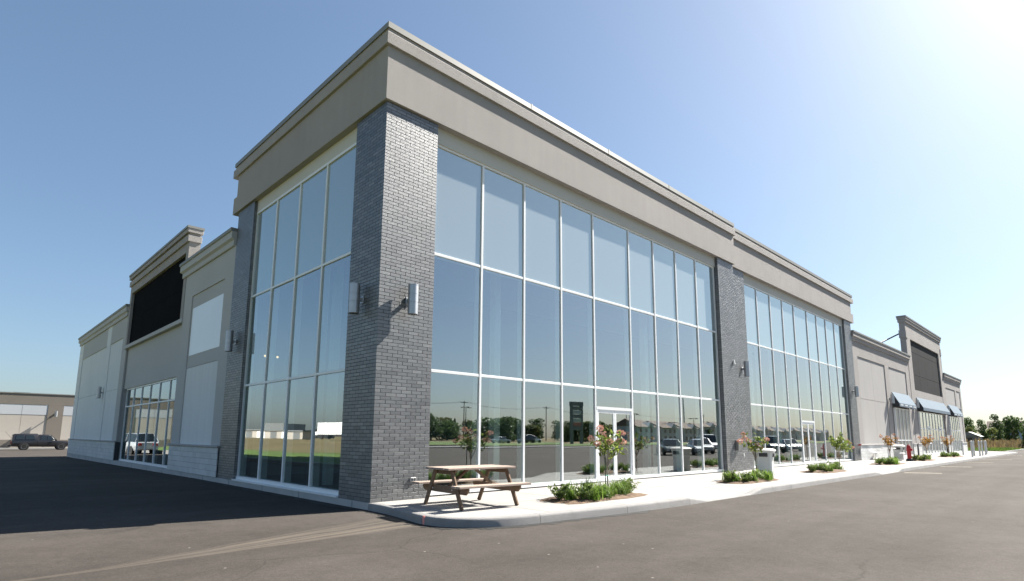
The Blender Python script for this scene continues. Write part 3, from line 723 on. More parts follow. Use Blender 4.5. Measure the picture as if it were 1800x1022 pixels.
# --- roofs and interior so that daylight only enters through the glass
part(MB().box(.25, 35.0, .3, 9.3, 10.1, 10.3), 'roof', 'int_dark'); part(MB().box(.3, 76.2, 9.2, 41.2, 7.3, 7.5).box(34.8, 76.2, .4, 9.2, 7.301, 7.501), 'roof', 'int_dark')
part(MB().box(.5, 76.1, .62, 41, -.5, .0), 'interior_floor', 'int_floor')
part(MB().box(.5, 34.8, .8, 20, 8.52, 8.6), 'ceiling', 'interior')
part(MB().box(.4, 76, 41.0, 41.2, 0, 7.4).box(76.0, 76.25, .66, 41.1, -.4, 7.45), 'back_wall', 'stucco')
part(MB().box(.5, 35.0, 19.8, 20, 0, 8.5).box(34.95, 35.05, .95, 41, 0, 7.3).box(.5, 14, 9.4, 9.55, 0, 8.5).box(35.1, 76, 14, 14.2, 0, 7.3).box(12, 12.2, 9.6, 41, 0, 7.3).box(.5, 35, 9.25, 9.38, 7.3, 10.15).box(34.9, 35.0, .9, 9.3, 7.3, 10.15), 'partition_wall', 'interior')
for x, y in ((4.55, 1.25), (12.2, 1.25), (1.35, 4.55), (22.2, 1.5), (28.4, 1.5)):
    part(MB().box(x - .11, x + .11, y - .11, y + .11, 0, 8.55), 'steel_column', 'white_paint')

LD = CF + CR * ((477 - 900.03) / 1002.47) - CU * ((627 - 613.44) / 1002.47); LQ = CP + LD * ((.95 - CP.x) / LD.x)
em = NT('bulb_glow'); e_ = em.n('ShaderNodeEmission'); e_.inputs[0].default_value = (1, .62, .30, 1); e_.inputs[1].default_value = 1.1; em.l(e_.outputs[0], em.out.inputs[0]); M['bulb'] = em.m
cl = thing('pendant_light', 'lit pendant light with three warm bulbs hanging inside the shaded glass wall', 'pendant light', (LQ.x, LQ.y, LQ.z))
MB().tube([(0, 0, .1), (0, 0, 8.52 - LQ.z)], .012, 6).build('rod', 'dark_metal', cl); MB().box(-.22, .22, -.02, .02, .06, .10).build('bar', 'dark_metal', cl)
for q in (-.2, 0, .2): MB().lathe([(.02, -.03), (.04, .0), (.02, .03)], 12, (q, 0, 0)).build('bulb', 'bulb', cl, smooth=True)

# ------------------------------------------------------------------ wall lamps
def lamp_proto():
    t = thing('wall_lamp', '', 'wall lamp', group='cylinder wall lamps')
    # wall plane at local y=0, facing -y ; centre height 0
    pr = [(.098, -.335), (.108, -.335), (.112, -.33), (.112, -.075), (.107, -.073), (.107, -.068), (.112, -.066), (.112, .115), (.107, .117), (.107, .122), (.112, .124), (.112, .315), (.116, .317), (.116, .335), (.108, .338)]
    MB().lathe(pr, 28, (0, -.205, 0)).build('shade', 'steel', t, smooth=True)
    MB().lathe([(.096, -.338), (.096, -.336)], 20, (0, -.205, 0)).build('lens', 'lens', t)
    MB().box(-.06, .06, -.025, -.0, -.085, .085).build('wall_plate', 'steel', t, bevel=.006)
    MB().box(-.032, .032, -.10, -.02, -.04, .045).build('arm', 'steel', t, bevel=.006)
    return t
lp = lamp_proto()
LAMPS = [((.735, 0, 4.33), 0, 'steel cylinder wall lamp on the sunlit face of the corner brick pillar'),
         ((0, .68, 4.34), -90, 'steel cylinder wall lamp on the shaded face of the corner brick pillar'),
         ((0, 8.60, 4.30), -90, 'cylinder wall lamp on the narrow brick pillar left of the corner window'),
         ((18.32, .19, 4.33), 0, 'cylinder wall lamp on the stepped brick pillar between the glass walls'),
         ((34.45, .19, 4.30), 0, 'cylinder wall lamp on the last brick pillar before the beige bay'),
         ((0, 30.45, 3.75), -90, 'cylinder wall lamp between the pale panels of the far shaded bay'),
         ((43.65, .25, 4.30), 0, 'wall lamp left of the awning over the papered window'),
         ((51.85, .23, 4.30), 0, 'wall lamp left of the long awning over the shop doors'),
         ((65.9, .23, 4.35), 0, 'wall lamp between the long awning and the last awning'),
         ((72.85, .25, 4.35), 0, 'wall lamp at the far end right of the last awning')]
for i, (p, a, lab) in enumerate(LAMPS):
    o = lp if i == 0 else copy_tree(lp); o.location = (p[0], p[1] - (.0 if a else .0), p[2]); o.rotation_euler = (0, 0, R(a)); o['label'] = lab

# small fittings on the brick
t = thing('power_outlet', 'small grey double power outlet low on the corner brick pillar', 'outlet', (1.02, 0, .42))
MB().box(-.07, .07, -.035, 0, -.045, .045).build('plate', 'outlet', t, bevel=.006)
for s in (-1, 1): MB().box(s * .035 - .022, s * .035 + .022, -.042, -.03, -.03, .03).build('socket', 'dark_metal', t, bevel=.004)
t = thing('meter_box', 'square grey meter box on the stepped brick pillar', 'electrical box', (16.98, 0, 1.06))
MB().box(-.13, .13, -.12, 0, -.2, .2).build('box', 'box_grey', t, bevel=.008); MB().box(-.11, .11, -.127, -.118, -.17, .17).build('cover', 'box_grey', t); MB().box(.13, .2, -.08, 0, -.1, -.02).build('latch', 'white_paint', t, bevel=.005)
t = thing('sensor', 'small white sensor high on the stepped brick pillar', 'sensor', (17.05, 0, 4.5)); MB().box(-.03, .03, -.06, 0, -.08, .08).build('body', 'white_paint', t, bevel=.01); MB().tube([(0, -.06, -.04), (0, -.1, -.08)], .02, 8).build('eye', 'white_paint', t)
t = thing('hose_bib', 'small metal tap box low on the stepped brick pillar', 'tap', (17.95, .19, .62)); MB().box(-.05, .05, -.05, 0, -.08, .08).build('box', 'outlet', t, bevel=.006); MB().tube([(0, -.05, -.02), (0, -.09, -.03)], .018, 8).build('spout', 'steel', t)
t = thing('fire_connection', 'red capped fire department connection on the last brick pillar', 'fire connection', (34.55, .19, .95))
for s in (-.09, .09): MB().tube([(0, -.02, 0), (s, -.16, .03)], .045, 12).build('cap', 'red', t, smooth=True)
MB().lathe([(.10, -.01), (.10, .01)], 16, (0, 0, 0)).build('flange', 'steel', t); MB().tube([(.12, -.08, -.1), (.25, -.05, -.18), (.27, -.02, -.55)], .03, 8).build('pipe', 'steel', t, smooth=True)

# ------------------------------------------------------------------ picnic table
def picnic(name, label, loc, rz, L, wood, top, group=None):
    t = thing(name, label, 'picnic table', loc, rz, group)
    zt = .75; hw = .40
    for k in range(5):
        y = -hw + .16 * k + .08 - .0; j = rnd.uniform(-.006, .006)
        MB().box(-L / 2 + j, L / 2 + j, y - .076, y + .076, zt - .038, zt + rnd.uniform(-.001, .003)).build('plank', top, t, bevel=.004)
    for s in (-1, 1):
        for k in range(2):
            y = s * (.62 + .145 * k) ; MB().box(-L / 2 - .04, L / 2 + .04, y - .068, y + .068, .405, .443).build('seat_plank', top, t, bevel=.004)
    for s in (-1, 1):
        x = s * (L / 2 - .16)
        for q in (-1, 1):
            MB().beam((x, q * .63, .0), (x, q * .27, zt - .042), .038, .088, (0, 1, 0)).build('leg', wood, t, bevel=.004)
        xi = x - s * .042
        m = MB(); m.prism([(-.78, .405), (.78, .405), (.78, .345), (.70, .275), (-.70, .275), (-.78, .345)], xi - .019, xi + .019)
        m.V = [(v[2], v[0], v[1]) for v in m.V]; m.build('seat_beam', wood, t, bevel=.003)
        m = MB(); m.prism([(-.36, zt - .04), (.36, zt - .04), (.36, zt - .075), (.30, zt - .125), (-.30, zt - .125), (-.36, zt - .075)], xi - .019, xi + .019)
        m.V = [(v[2], v[0], v[1]) for v in m.V]; m.build('top_beam', wood, t, bevel=.003)
        MB().beam((xi - s * .02, 0, .33), (s * .10, 0, zt - .05), .088, .038).build('brace', wood, t, bevel=.003)
        for y_ in (-.33, .33): MB().tube([(x + s * .019, y_, .345), (x + s * .03, y_, .345)], .012, 8).build('bolt', 'galv', t)
    return t
picnic('picnic_table', 'weathered wooden picnic table with attached benches beside the corner pillar', (1.30, -1.63, 0.002), R(-4), 1.66, 'wood', 'wood_top')
# white steel table by the beige bay
t = thing('patio_table', 'white metal picnic table with bench seats against the beige bay', 'picnic table', (37.6, -.75, 0.002), R(8))
MB().box(-.62, .62, -.38, .38, .72, .76).build('table_top', 'white_paint', t, bevel=.015, seg=2)
for s in (-1, 1):
    MB().box(-.62, .62, s * .72 - .14, s * .72 + .14, .42, .46).build('seat', 'white_paint', t, bevel=.012, seg=2)
    MB().tube([(s * .45, -.72, .42), (s * .45, -.72, .03), (s * .45, .72, .03), (s * .45, .72, .42)], .03, 10).build('base_frame', 'white_paint', t, smooth=True)
    MB().tube([(s * .45, 0, .03), (s * .45, 0, .72)], .03, 10).build('leg', 'white_paint', t, smooth=True)

# litter bins: tapered, waisted plastic bins with domed tops
def bin_proto(label, loc, rz):
    t = thing('litter_bin', label, 'litter bin', loc, rz, 'litter bins')
    secs = [(.27, .0), (.275, .04), (.262, .25), (.265, .5), (.30, .75), (.335, .86)]
    def ring(hw, z): c = hw * .22; return [(-hw, -hw + c, z), (-hw + c, -hw, z), (hw - c, -hw, z), (hw, -hw + c, z), (hw, hw - c, z), (hw - c, hw, z), (-hw + c, hw, z), (-hw, hw - c, z)]
    MB().loft([ring(*a) for a in secs]).build('body', 'bin_grey', t, smooth=True)
    MB().loft([ring(.35, .862), ring(.36, .87), ring(.355, .90), ring(.30, .945), ring(.18, .965)]).build('lid', 'bin_top', t, smooth=True)
    MB().box(-.338, -.27, -.15, .15, .66, .80).build('flap', 'dark_metal', t, bevel=.01)
    MB().box(-.15, .15, -.338, -.27, .66, .80).build('flap', 'dark_metal', t, bevel=.01)
    MB().box(.06, .15, -.345, -.33, .68, .77).build('sticker', 'sign_pale', t)
    return t
bp = bin_proto('grey litter bin behind the flower bed at the stepped brick pillar', (15.9, -1.55, .002), R(12))
b2 = copy_tree(bp); b2.location = (39.0, -1.0, .002); b2.rotation_euler = (0, 0, R(4)); b2['label'] = 'grey litter bin beside the white metal picnic table'

# hydrant
t = thing('fire_hydrant', 'red fire hydrant on the sidewalk before the papered window', 'fire hydrant', (36.6, -2.05, .002))
MB().lathe([(.17, 0), (.17, .05), (.115, .06), (.11, .62), (.14, .63), (.14, .68), (.12, .70), (.125, .80), (.11, .90), (.07, .97), (.03, 1.0), (.03, 1.05)], 20).build('barrel', 'red', t, smooth=True)
MB().lathe([(.19, -.0), (.19, .14), (.15, .15)], 16).build('base_flange', 'dark_metal', t)
for s in (-1, 1): MB().tube([(s * .1, 0, .74), (s * .2, 0, .74)], .055, 10).build('nozzle', 'red', t, smooth=True)
MB().tube([(0, -.1, .70), (0, -.2, .70)], .075, 12).build('pumper_nozzle', 'red', t, smooth=True)

# bollards
bme = MB().lathe([(.06, 0), (.06, 1.19), (.052, 1.225), (.03, 1.245), (.0, 1.25)], 16).mesh('bollard', 'galv', True)
BL = [(50.9, -3.35), (52.9, -3.12), (54.45, -3.05), (54.3, -3.42), (56.2, -3.38), (59.2, -3.25), (64.5, -2.75), (57.5, -1.9)]
BO = ['nearest to the parking lot', 'second from the left, set back from the kerb', 'third from the left', 'close in front of its neighbour in the middle', 'fifth along the kerb', 'second last towards the field', 'farthest along the row towards the field', 'standing back behind the row']
for (x, y), d_ in zip(BL, BO): tag(link('bollard', bme, None, (x, y, .0)), 'pale steel bollard, ' + d_, 'bollard', 'bollards at the far end')

# feather flag inside the second shop window
t = thing('feather_flag', 'pale blue teardrop flag standing inside the second glass wall', 'flag', (24.3, 1.1, 0))
m = MB(); N = 14; ring = []
for k in range(N + 1):
    u = k / N; z = .25 + 2.15 * u; ring.append((z, .5 * math.sin(math.pi * min(1, (1 - u) ** .75 * 1.02)) ** .9 * (1 - .55 * u)))
vs = [(0, 0, z) for z, w_ in ring] + [(w_, .05 * math.sin(z * 3), z) for z, w_ in ring] + [(0, .012, z) for z, w_ in ring] + [(w_, .012 + .05 * math.sin(z * 3), z) for z, w_ in ring]
n1 = N + 1; fs = []
for k in range(N): fs += [(k, n1 + k, n1 + k + 1, k + 1), (2 * n1 + k, 2 * n1 + k + 1, 3 * n1 + k + 1, 3 * n1 + k), (n1 + k, 3 * n1 + k, 3 * n1 + k + 1, n1 + k + 1)]
m.add(vs, fs).build('cloth', 'flag', t, smooth=True); MB().tube([(0, 0, 0), (0, 0, 2.42)], .015, 8).build('pole', 'galv', t); MB().lathe([(.2, 0), (.2, .03), (.03, .05)], 16).build('base', 'dark_metal', t)

# ------------------------------------------------------------------ plants
def leaf_cloud(pts, size, seed, aspect=1.7, up=.0, jitter=.35):
    r_ = np.random.RandomState(seed); n = len(pts); P = np.asarray(pts)
    d = r_.normal(size=(n, 3)); d[:, 2] += up; d /= np.linalg.norm(d, axis=1)[:, None] + 1e-9
    e = r_.normal(size=(n, 3)); e -= (e * d).sum(1)[:, None] * d; e /= np.linalg.norm(e, axis=1)[:, None] + 1e-9
    s = size * (1 + jitter * r_.uniform(-1, 1, n))[:, None]
    a, b = d * s * .5 * aspect, e * s * .42
    V = np.stack([P - a, P + b * .9 - a * .1, P + a, P - b * .9 - a * .1], 1).reshape(-1, 3)
    return V, np.arange(4 * n).reshape(-1, 4)
def crown_pts(seed, n, w, h, clumps, fill=.55):
    r_ = np.random.RandomState(seed); out = []
    for k in range(clumps):
        a = r_.uniform(0, 2 * math.pi); t = r_.uniform(-.95, 1.0); rr = math.sqrt(max(.04, 1 - t * t * .9)) * r_.uniform(.25, .95)
        c = np.array([math.cos(a) * rr * w * .5, math.sin(a) * rr * w * .5, t * h * .5]); cs = r_.uniform(.14, .30) * (w + h) / 2
        m = int(n / clumps); u = r_.normal(size=(m, 3)); u /= np.linalg.norm(u, axis=1)[:, None]
        rad = r_.uniform(fill, 1.08, m) ** .6
        out.append(c + u * rad[:, None] * cs * np.array([1, 1, .78]) * .9)
    return np.concatenate(out)
def trunk_mb(h, r0, seed, spread=.9, nb=6, crown_h=3):
    r_ = random.Random(seed); mb = MB()
    mb.tube([(0, 0, -.2), (r_.uniform(-.05, .05), 0, h * .4), (r_.uniform(-.1, .1), r_.uniform(-.1, .1), h), (0, 0, h + crown_h * .5)], [r0 * 1.25, r0, r0 * .8, r0 * .25], 8)
    for k in range(nb):
        a = k * 2.4 + r_.random(); z = h * r_.uniform(.7, 1.1); L = spread * r_.uniform(.7, 1.1)
        mb.tube([(0, 0, z), (math.cos(a) * L * .5, math.sin(a) * L * .5, z + crown_h * .22), (math.cos(a) * L, math.sin(a) * L, z + crown_h * .5)], [r0 * .5, r0 * .32, r0 * .1], 6)
    return mb
TREES = {}
def tree_proto(key, w, h, trunk, mat, seed, n=2600, clumps=26, leaf=.30):
    if key == 'conifer':
        r_ = np.random.RandomState(seed); t = r_.rand(n) ** 1.3; a = r_.rand(n) * 6.283; rad = (1 - t) * w * .5 * (.55 + .45 * np.abs(np.sin(t * 34 + a * 2))) * r_.uniform(.6, 1.05, n)
        pts = np.stack([np.cos(a) * rad, np.sin(a) * rad, (t - .5) * h], 1)
    else: pts = crown_pts(seed, n, w, h, clumps)
    V, Q = leaf_cloud(pts, leaf, seed); V[:, 2] += trunk + h * .5
    TREES[key] = (rawmesh('crown', V, Q, mat), trunk_mb(trunk + h * .2, .035 * (w + h) * .5, seed, w * .33, 7, h * .7).mesh('trunk', 'bark', True), trunk + h)
tree_proto('round', 5.2, 5.2, 1.5, 'leaf_dark', 3)
tree_proto('olive', 4.6, 5.0, 1.4, 'leaf_olive', 5, 2200)
tree_proto('tall', 4.2, 7.2, 1.3, 'leaf_dark', 8, 2600)
tree_proto('bushy', 6.0, 4.2, .7, 'leaf_dark', 12, 2600)
tree_proto('thin', 3.2, 5.6, 1.6, 'leaf_olive', 14, 1300, 16)
tree_proto('conifer', 3.4, 7.5, .6, 'leaf_dark', 17, 2400)
def tree(key, name, label, x, y, H, rz, group, z=None, wide=1.):
    cr, tr, h0 = TREES[key]; s = H / h0
    t = thing(name, label, 'tree', (x, y, gz(x, y) + .1 if z is None else z), rz, group); t.scale = (s * wide, s * wide, s)
    link('trunk', tr, t); link('crown', cr, t); return t
# visible trees at the far right
def pt(u, v, y):
    d = CF + CR * ((u - 900.03) / 1002.47) - CU * ((v - 613.44) / 1002.47); k = (y - CP.y) / d.y; return CP + d * k
def ptx(u, x):
    d = CF + CR * ((u - 900.03) / 1002.47) - CU * ((765 - 613.44) / 1002.47); k = (x - CP.x) / d.x; return (CP + d * k).y
for key, lab, u, x, vtop, wd, rz in (
    ('round', 'dark rounded tree just right of the building end', 1702, 175, 739, .62, .3), ('olive', 'yellowish tree low behind the bollards beside the building end', 1706, 150, 752, .7, 1.1),
    ('round', 'dark green tree between the building end and the tallest tree', 1727, 160, 743, .62, 2.2), ('tall', 'tallest olive tree in the far field', 1752, 150, 732, .75, .9),
    ('bushy', 'broad dark tree right of the tallest tree in the far field', 1780, 165, 736, .62, 4.), ('conifer', 'tree cut by the right picture edge', 1808, 120, 728, 1.0, .2),
    ('thin', 'low thin tree in front of the tallest tree', 1745, 132, 752, 1.0, 2.), ('round', 'distant tree left part hidden by the building end', 1690, 190, 742, 1.2, 5.)):
    y = ptx(u, x); d = CF + CR * ((u - 900.03) / 1002.47) - CU * ((vtop - 613.44) / 1002.47); k = (x - CP.x) / d.x; H = (CP + d * k).z + .1
    tree(key, 'field_tree', lab, x, y, H, rz, 'trees in the far field', wide=wd)
# small saplings with stakes on the lawn edge
# far sheds
t = thing('garden_shed', 'small dark grey shed behind the bollards', 'shed', (120, ptx(1706, 120), gz(0, 0) + .1)); MB().box(-2, 2, -1.3, 1.3, 0, 1.9).build('wall', 'sign_grey', t)
m = MB().prism([(-1.6, 1.9), (1.6, 1.9), (0, 2.7)], -2.2, 2.2); m.V = [(v[2], v[0], v[1]) for v in m.V]; m.build('roof', 'sign_grey', t); MB().box(-2.05, -2, -.4, .4, 0, 1.7).build('door', 'dark_metal', t)
t = thing('blue_house', 'pale blue house wall at the right picture edge behind the trees', 'house', (185, ptx(1795, 185), 0)); MB().box(-3, 3, -6, 6, 0, 4.2).build('wall', 'blue_shed', t)
m = MB().prism([(-3.3, 4.2), (3.3, 4.2), (0, 6.)], -6.3, 6.3); m.V = [(v[0], v[2], v[1]) for v in m.V]; m.build('roof', 'roof_shingle', t)
for y in (-3, 2): MB().box(-3.05, -2.99, y, y + 1.2, 1.6, 2.9).build('window', 'car_glass', t)

# meadow weeds and lawn grass at the far right (uncountable)
def blades(name, n, area, h, seed, mat, wd=.05):
    r_ = np.random.RandomState(seed); x = r_.uniform(area[0], area[1], n); y = r_.uniform(area[2], area[3], n)
    z = -.04 + np.zeros(n); hh = h * r_.uniform(.4, 1.2, n) * (0.55 + .6 * np.abs(np.sin(x * .21) * np.cos(y * .33 + x * .1))); a = r_.uniform(0, 6.28, n); lean = r_.normal(0, .25, (n, 2)) * hh[:, None]
    dx, dy = np.cos(a) * wd, np.sin(a) * wd
    V = np.stack([np.stack([x - dx, y - dy, z], 1), np.stack([x + dx, y + dy, z], 1), np.stack([x + lean[:, 0] + dx * .5, y + lean[:, 1] + dy * .5, z + hh], 1), np.stack([x + lean[:, 0] - dx * .5, y + lean[:, 1] - dy * .5, z + hh], 1)], 1).reshape(-1, 3)
    return stuff(tag(link(name, rawmesh(name, V, np.arange(4 * n).reshape(-1, 4), mat)), {'weed': 'tall brown weeds in the far field', 'grass_blade': 'green grass strip before the far field'}[mat], 'grass'))
blades('meadow_weeds', 26000, (104, 175, -1.5, 45), 1.25, 4, 'weed', .07)
blades('lawn_grass', 16000, (84.5, 108, -2.0, 22), .28, 5, 'grass_blade', .05)

# flower beds ------------------------------------------------------
def lily_mesh(seed, n=75, L=.5, r=.22, mat='leaf_lily', wd=.011):
    r_ = np.random.RandomState(seed); V = []; Q = []
    for k in range(n):
        a = r_.uniform(0, 6.283); b = r_.uniform(0, r); ll = L * r_.uniform(.55, 1.1); lean = r_.uniform(.25, 1.0); bx, by = math.cos(a * 1.7) * b, math.sin(a * 1.7) * b; ca, sa = math.cos(a), math.sin(a); o = len(V)
        for i in range(5):
            t = i / 4; out = lean * ll * (t ** 1.5) * .85; z = ll * (t - .55 * lean * t * t * t); ww = wd * (1.1 - t) ** .7 + .001
            V += [(bx + ca * out - sa * ww, by + sa * out + ca * ww, z - .02), (bx + ca * out + sa * ww, by + sa * out - ca * ww, z - .02)]
        Q += [(o + 2 * i, o + 2 * i + 1, o + 2 * i + 3, o + 2 * i + 2) for i in range(4)]
    return rawmesh('lily', V, Q, mat)
LILY = [lily_mesh(s) for s in (1, 2, 3)]
LILYR = lily_mesh(9, 60, .4, .2, 'leaf_rust')
def shrub_mesh(seed, n=420, w=.55, h=.4, leaf=.055, mat='leaf_shrub'):
    r_ = np.random.RandomState(seed); V = []; stems = MB(); pts = []
    for k in range(16):
        a = r_.uniform(0, 6.283); L = r_.uniform(.6, 1.1); tip = (math.cos(a) * w * .5 * L, math.sin(a) * w * .5 * L, h * r_.uniform(.5, 1.1))
        stems.tube([(0, 0, -.03), (tip[0] * .6, tip[1] * .6, tip[2] * .45), tip], [.006, .005, .002], 4)
        for i in range(n // 16):
            t = r_.uniform(.25, 1.05); pts.append((tip[0] * t + r_.normal(0, .03), tip[1] * t + r_.normal(0, .03), tip[2] * t ** .8 + r_.normal(0, .03)))
    V, Q = leaf_cloud(pts, leaf, seed, 2.0); return rawmesh('foliage', V, Q, mat), stems.mesh('stems', 'bark')
SHR = [shrub_mesh(21), shrub_mesh(22, 260, .6, .36)]
def bed(cx, cy, w, d, name_, dens, seed, tall=1., rust=0):
    r_ = random.Random(seed); N = 28; ring = []
    for k in range(N):
        a = 2 * math.pi * k / N; c, s = math.cos(a), math.sin(a); q = (abs(c) ** 5 + abs(s) ** 5) ** (-.2) * r_.uniform(.93, 1.05); ring.append((cx + c * q * w / 2, cy + s * q * d / 2))
    mb = MB(); vs = [(x, y, .004) for x, y in ring] + [(cx + (x - cx) * .86, cy + (y - cy) * .86, .035 + r_.uniform(-.01, .015)) for x, y in ring] + [(cx + (x - cx) * .45, cy + (y - cy) * .45, .06 + r_.uniform(-.012, .02)) for x, y in ring] + [(cx, cy, .065)]
    fs = []
    for k in range(N):
        j = (k + 1) % N; fs += [(k, j, N + j, N + k), (N + k, N + j, 2 * N + j, 2 * N + k), (2 * N + k, 2 * N + j, 3 * N)]
    so = mb.add(vs, fs).build('soil_bed', 'soil'); tag(so, 'brown soil patch of the flower bed ' + name_, 'soil bed')
    nl = dens
    for i in range(nl):
        for _ in range(20):
            x = cx + r_.uniform(-.40, .40) * w; y = cy + r_.uniform(-.36, .30) * d
            if abs((x - cx) / (w * .42)) ** 2 + abs((y - cy) / (d * .42)) ** 2 < 1: break
        me = LILYR if r_.random() < rust else LILY[i % 3]
        o = link('daylily_clump', me, None, (x, y, .05), r_.uniform(0, 6)); k = r_.uniform(.55, .95) * tall; o.scale = (k, k, k)
        tag(o, 'arching leafy daylily clump in the flower bed ' + name_, 'plant', 'daylily clumps in the bed ' + name_)
    for i, (fx, fy) in enumerate(((-.40, .05), (.44, .02), (-.30, -.28), (.30, -.05))[:4 if w > 2.3 else 2]):
        f, s_ = SHR[i % 2]; t = thing('low_shrub', 'small broad leaved shrub at the ' + ('left end', 'right end', 'front left', 'right middle')[i] + ' of the bed ' + name_, 'shrub', (cx + fx * w, cy + fy * d, .04), r_.uniform(0, 6), 'low shrubs in the bed ' + name_)
        link('foliage', f, t); link('stems', s_, t); k = r_.uniform(.6, .85); t.scale = (k, k, k)
BN = ['nearest the picnic table', 'before the stepped brick pillar', 'before the second glass wall', 'before the white metal table', 'right of the fire hydrant', 'farthest along the sidewalk']
bed(4.35, -2.42, 3.1, 1.15, BN[0], 19, 1, 1.1)
bed(12.0, -2.55, 2.9, 1.1, BN[1], 12, 2)
bed(19.9, -2.35, 3.2, 1.2, BN[2], 16, 3)
bed(30.4, -2.25, 3.6, 1.2, BN[3], 16, 4)
bed(38.6, -2.3, 4.0, 1.2, BN[4], 16, 5, 1., .45)
bed(50.0, -2.1, 4.6, 1.4, BN[5], 14, 6)

def flower_mesh(seed, r=.085, n=110):
    r_ = np.random.RandomState(seed); u = r_.normal(size=(n, 3)); u /= np.linalg.norm(u, axis=1)[:, None]; pts = u * np.array([1.15, 1.15, .9]) * r * r_.uniform(.7, 1.02, (n, 1))
    V, Q = leaf_cloud(pts, .035, seed, 1.1); return rawmesh('flower_head', V, Q, 'petal')
FL = [flower_mesh(31), flower_mesh(32)]
def small_tree(x, y, seed, label, heads, trunk_h=.55, leafmat_='leaf_tree', nleaf=210, stake=True, green=0., top=1.75):
    r_ = random.Random(seed); t = thing('flowering_tree', label, 'small tree', (x, y, .03), 0, 'small flowering trees in the beds')
    mb = MB(); mb.tube([(0, 0, 0), (.012, 0, trunk_h * .5), (0, .01, trunk_h)], [.02, .017, .016], 8); mb.build('trunk', 'pale_bark', t, smooth=True)
    mb = MB(); tips = []
    for k in range(7):
        a = k * 2.4 + r_.random(); L = r_.uniform(.12, .42); zt = r_.uniform(1.05, top - .15)
        mb.tube([(0, 0, trunk_h - .02), (math.cos(a) * L * .45, math.sin(a) * L * .45, trunk_h + .33), (math.cos(a) * L, math.sin(a) * L, zt)], [.012, .009, .004], 6); tips.append((math.cos(a) * L, math.sin(a) * L, zt))
    for hx, hy, hz in heads: mb.tube([(hx * .35, hy * .35, max(.95, hz - .4)), (hx * .8, hy * .8, hz - .12), (hx, hy, hz)], [.007, .005, .004], 5)
    mb.build('branches', 'pale_bark', t, smooth=True)
    pts = []
    for k in range(nleaf):
        tx, ty, tz = r_.choice(tips + [tuple(h) for h in heads]); q = r_.uniform(.35, 1.)
        pts.append((tx * q + r_.gauss(0, .055), ty * q + r_.gauss(0, .055), .85 + (tz - .85) * q + r_.gauss(0, .06)))
    V, Q = leaf_cloud(pts, .075, seed, 1.9); link('foliage', rawmesh('foliage', V, Q, leafmat_), t)
    for i, h_ in enumerate(heads):
        f = link('flower_head', FL[i % 2], t, h_, r_.uniform(0, 6)); k = r_.uniform(.75, 1.05); f.scale = (k, k, k)
    if stake:
        MB().tube([(-.13, -.04, 0), (-.125, -.03, 1.02)], .012, 6).build('stake', 'stake', t); MB().tube([(-.135, -.05, .44), (-.02, .015, .42), (.02, -.012, .425), (-.12, -.045, .435)], .008, 6).build('tie', 'tie', t)
    return t
def heads_from(px, x, y):
    out = []
    for u, v, dy in px:
        p = pt(u, v, y + dy); out.append((p.x - x, p.y - y, p.z - .03))
    return out
H1 = [(1039, 771, .1), (1055, 753, 0), (1059, 759, .06), (1050, 780, -.1), (1072, 777, -.12), (1087, 777, .1), (1096, 777, -.05), (1090, 761, .1), (1095, 762, 0), (1061, 767, .15)]
x1 = pt(1068, 850, -2.3).x
small_tree(x1, -2.3, 1, 'small tree with big pink flower heads before the first glass door', heads_from(H1, x1, -2.3), .62)
x2 = pt(1331, 840, -2.2).x
H2 = [(1306, 763, .1), (1301, 776, 0), (1309, 771, .1), (1331, 781, -.1), (1337, 787, 0), (1345, 772, .1), (1348, 773, -.1), (1341, 779, .05), (1316, 776, .1)]
small_tree(x2, -2.2, 2, 'small tree with pink flower heads beside the grey litter bin', heads_from(H2, x2, -2.2), .6)
x3 = pt(1476, 820, -2.1).x
H3 = [(1490, 775, .1), (1494, 779, 0), (1488, 787, .1), (1499, 787, -.1), (1477, 774, .1)]
small_tree(x3, -2.1, 3, 'leafy small tree with few orange flowers before the second glass wall', heads_from(H3, x3, -2.1), .6, 'leaf_tree', 480, False)
for i, (u, lab) in enumerate(((1565, 'small rusty leaved tree before the white metal table'), (1630, 'small rusty leaved tree right of the fire hydrant'), (1668, 'small rusty leaved tree in the farthest flower bed'))):
    yb = -1.9; x = pt(u, 800, yb).x; hh = [(r_ * math.cos(a), r_ * math.sin(a), z) for r_, a, z in ((.4, .3, 1.5), (.45, 2.4, 1.55), (.3, 4.4, 1.65), (.5, 5.5, 1.45))]
    s_ = small_tree(x, yb, 10 + i, lab, hh, .6, 'leaf_rust', 260, False); s_.scale = (1.0, 1.0, .95)

# ------------------------------------------------------------------ vehicles
def wheel_mesh(r, w_):
    ty = MB().lathe([(r * .64, -w_ / 2), (r * .94, -w_ / 2), (r, -w_ * .36), (r, w_ * .36), (r * .94, w_ / 2), (r * .64, w_ / 2)], 24); ty.V = [(v[0], v[2], v[1]) for v in ty.V]
    ri = MB().lathe([(r * .1, -w_ * .47), (r * .18, -w_ * .5), (r * .5, -w_ * .40), (r * .6, -w_ * .5), (r * .66, -w_ * .5), (r * .66, w_ * .4)], 20); ri.V = [(v[0], v[2], v[1]) for v in ri.V]
    return ty.mesh('tyre', 'tyre', True), ri.mesh('rim', 'rim', True)
WM = wheel_mesh(.34, .22)
def add_wheels(t, xf, xr, hw, r=.34):
    for x in (xf, xr):
        for s in (-1, 1):
            wl = link('wheel', WM[0], t, (x, s * hw, r), 0 if s < 0 else math.pi); wl.scale = (r / .34,) * 3; link('rim', WM[1], wl)
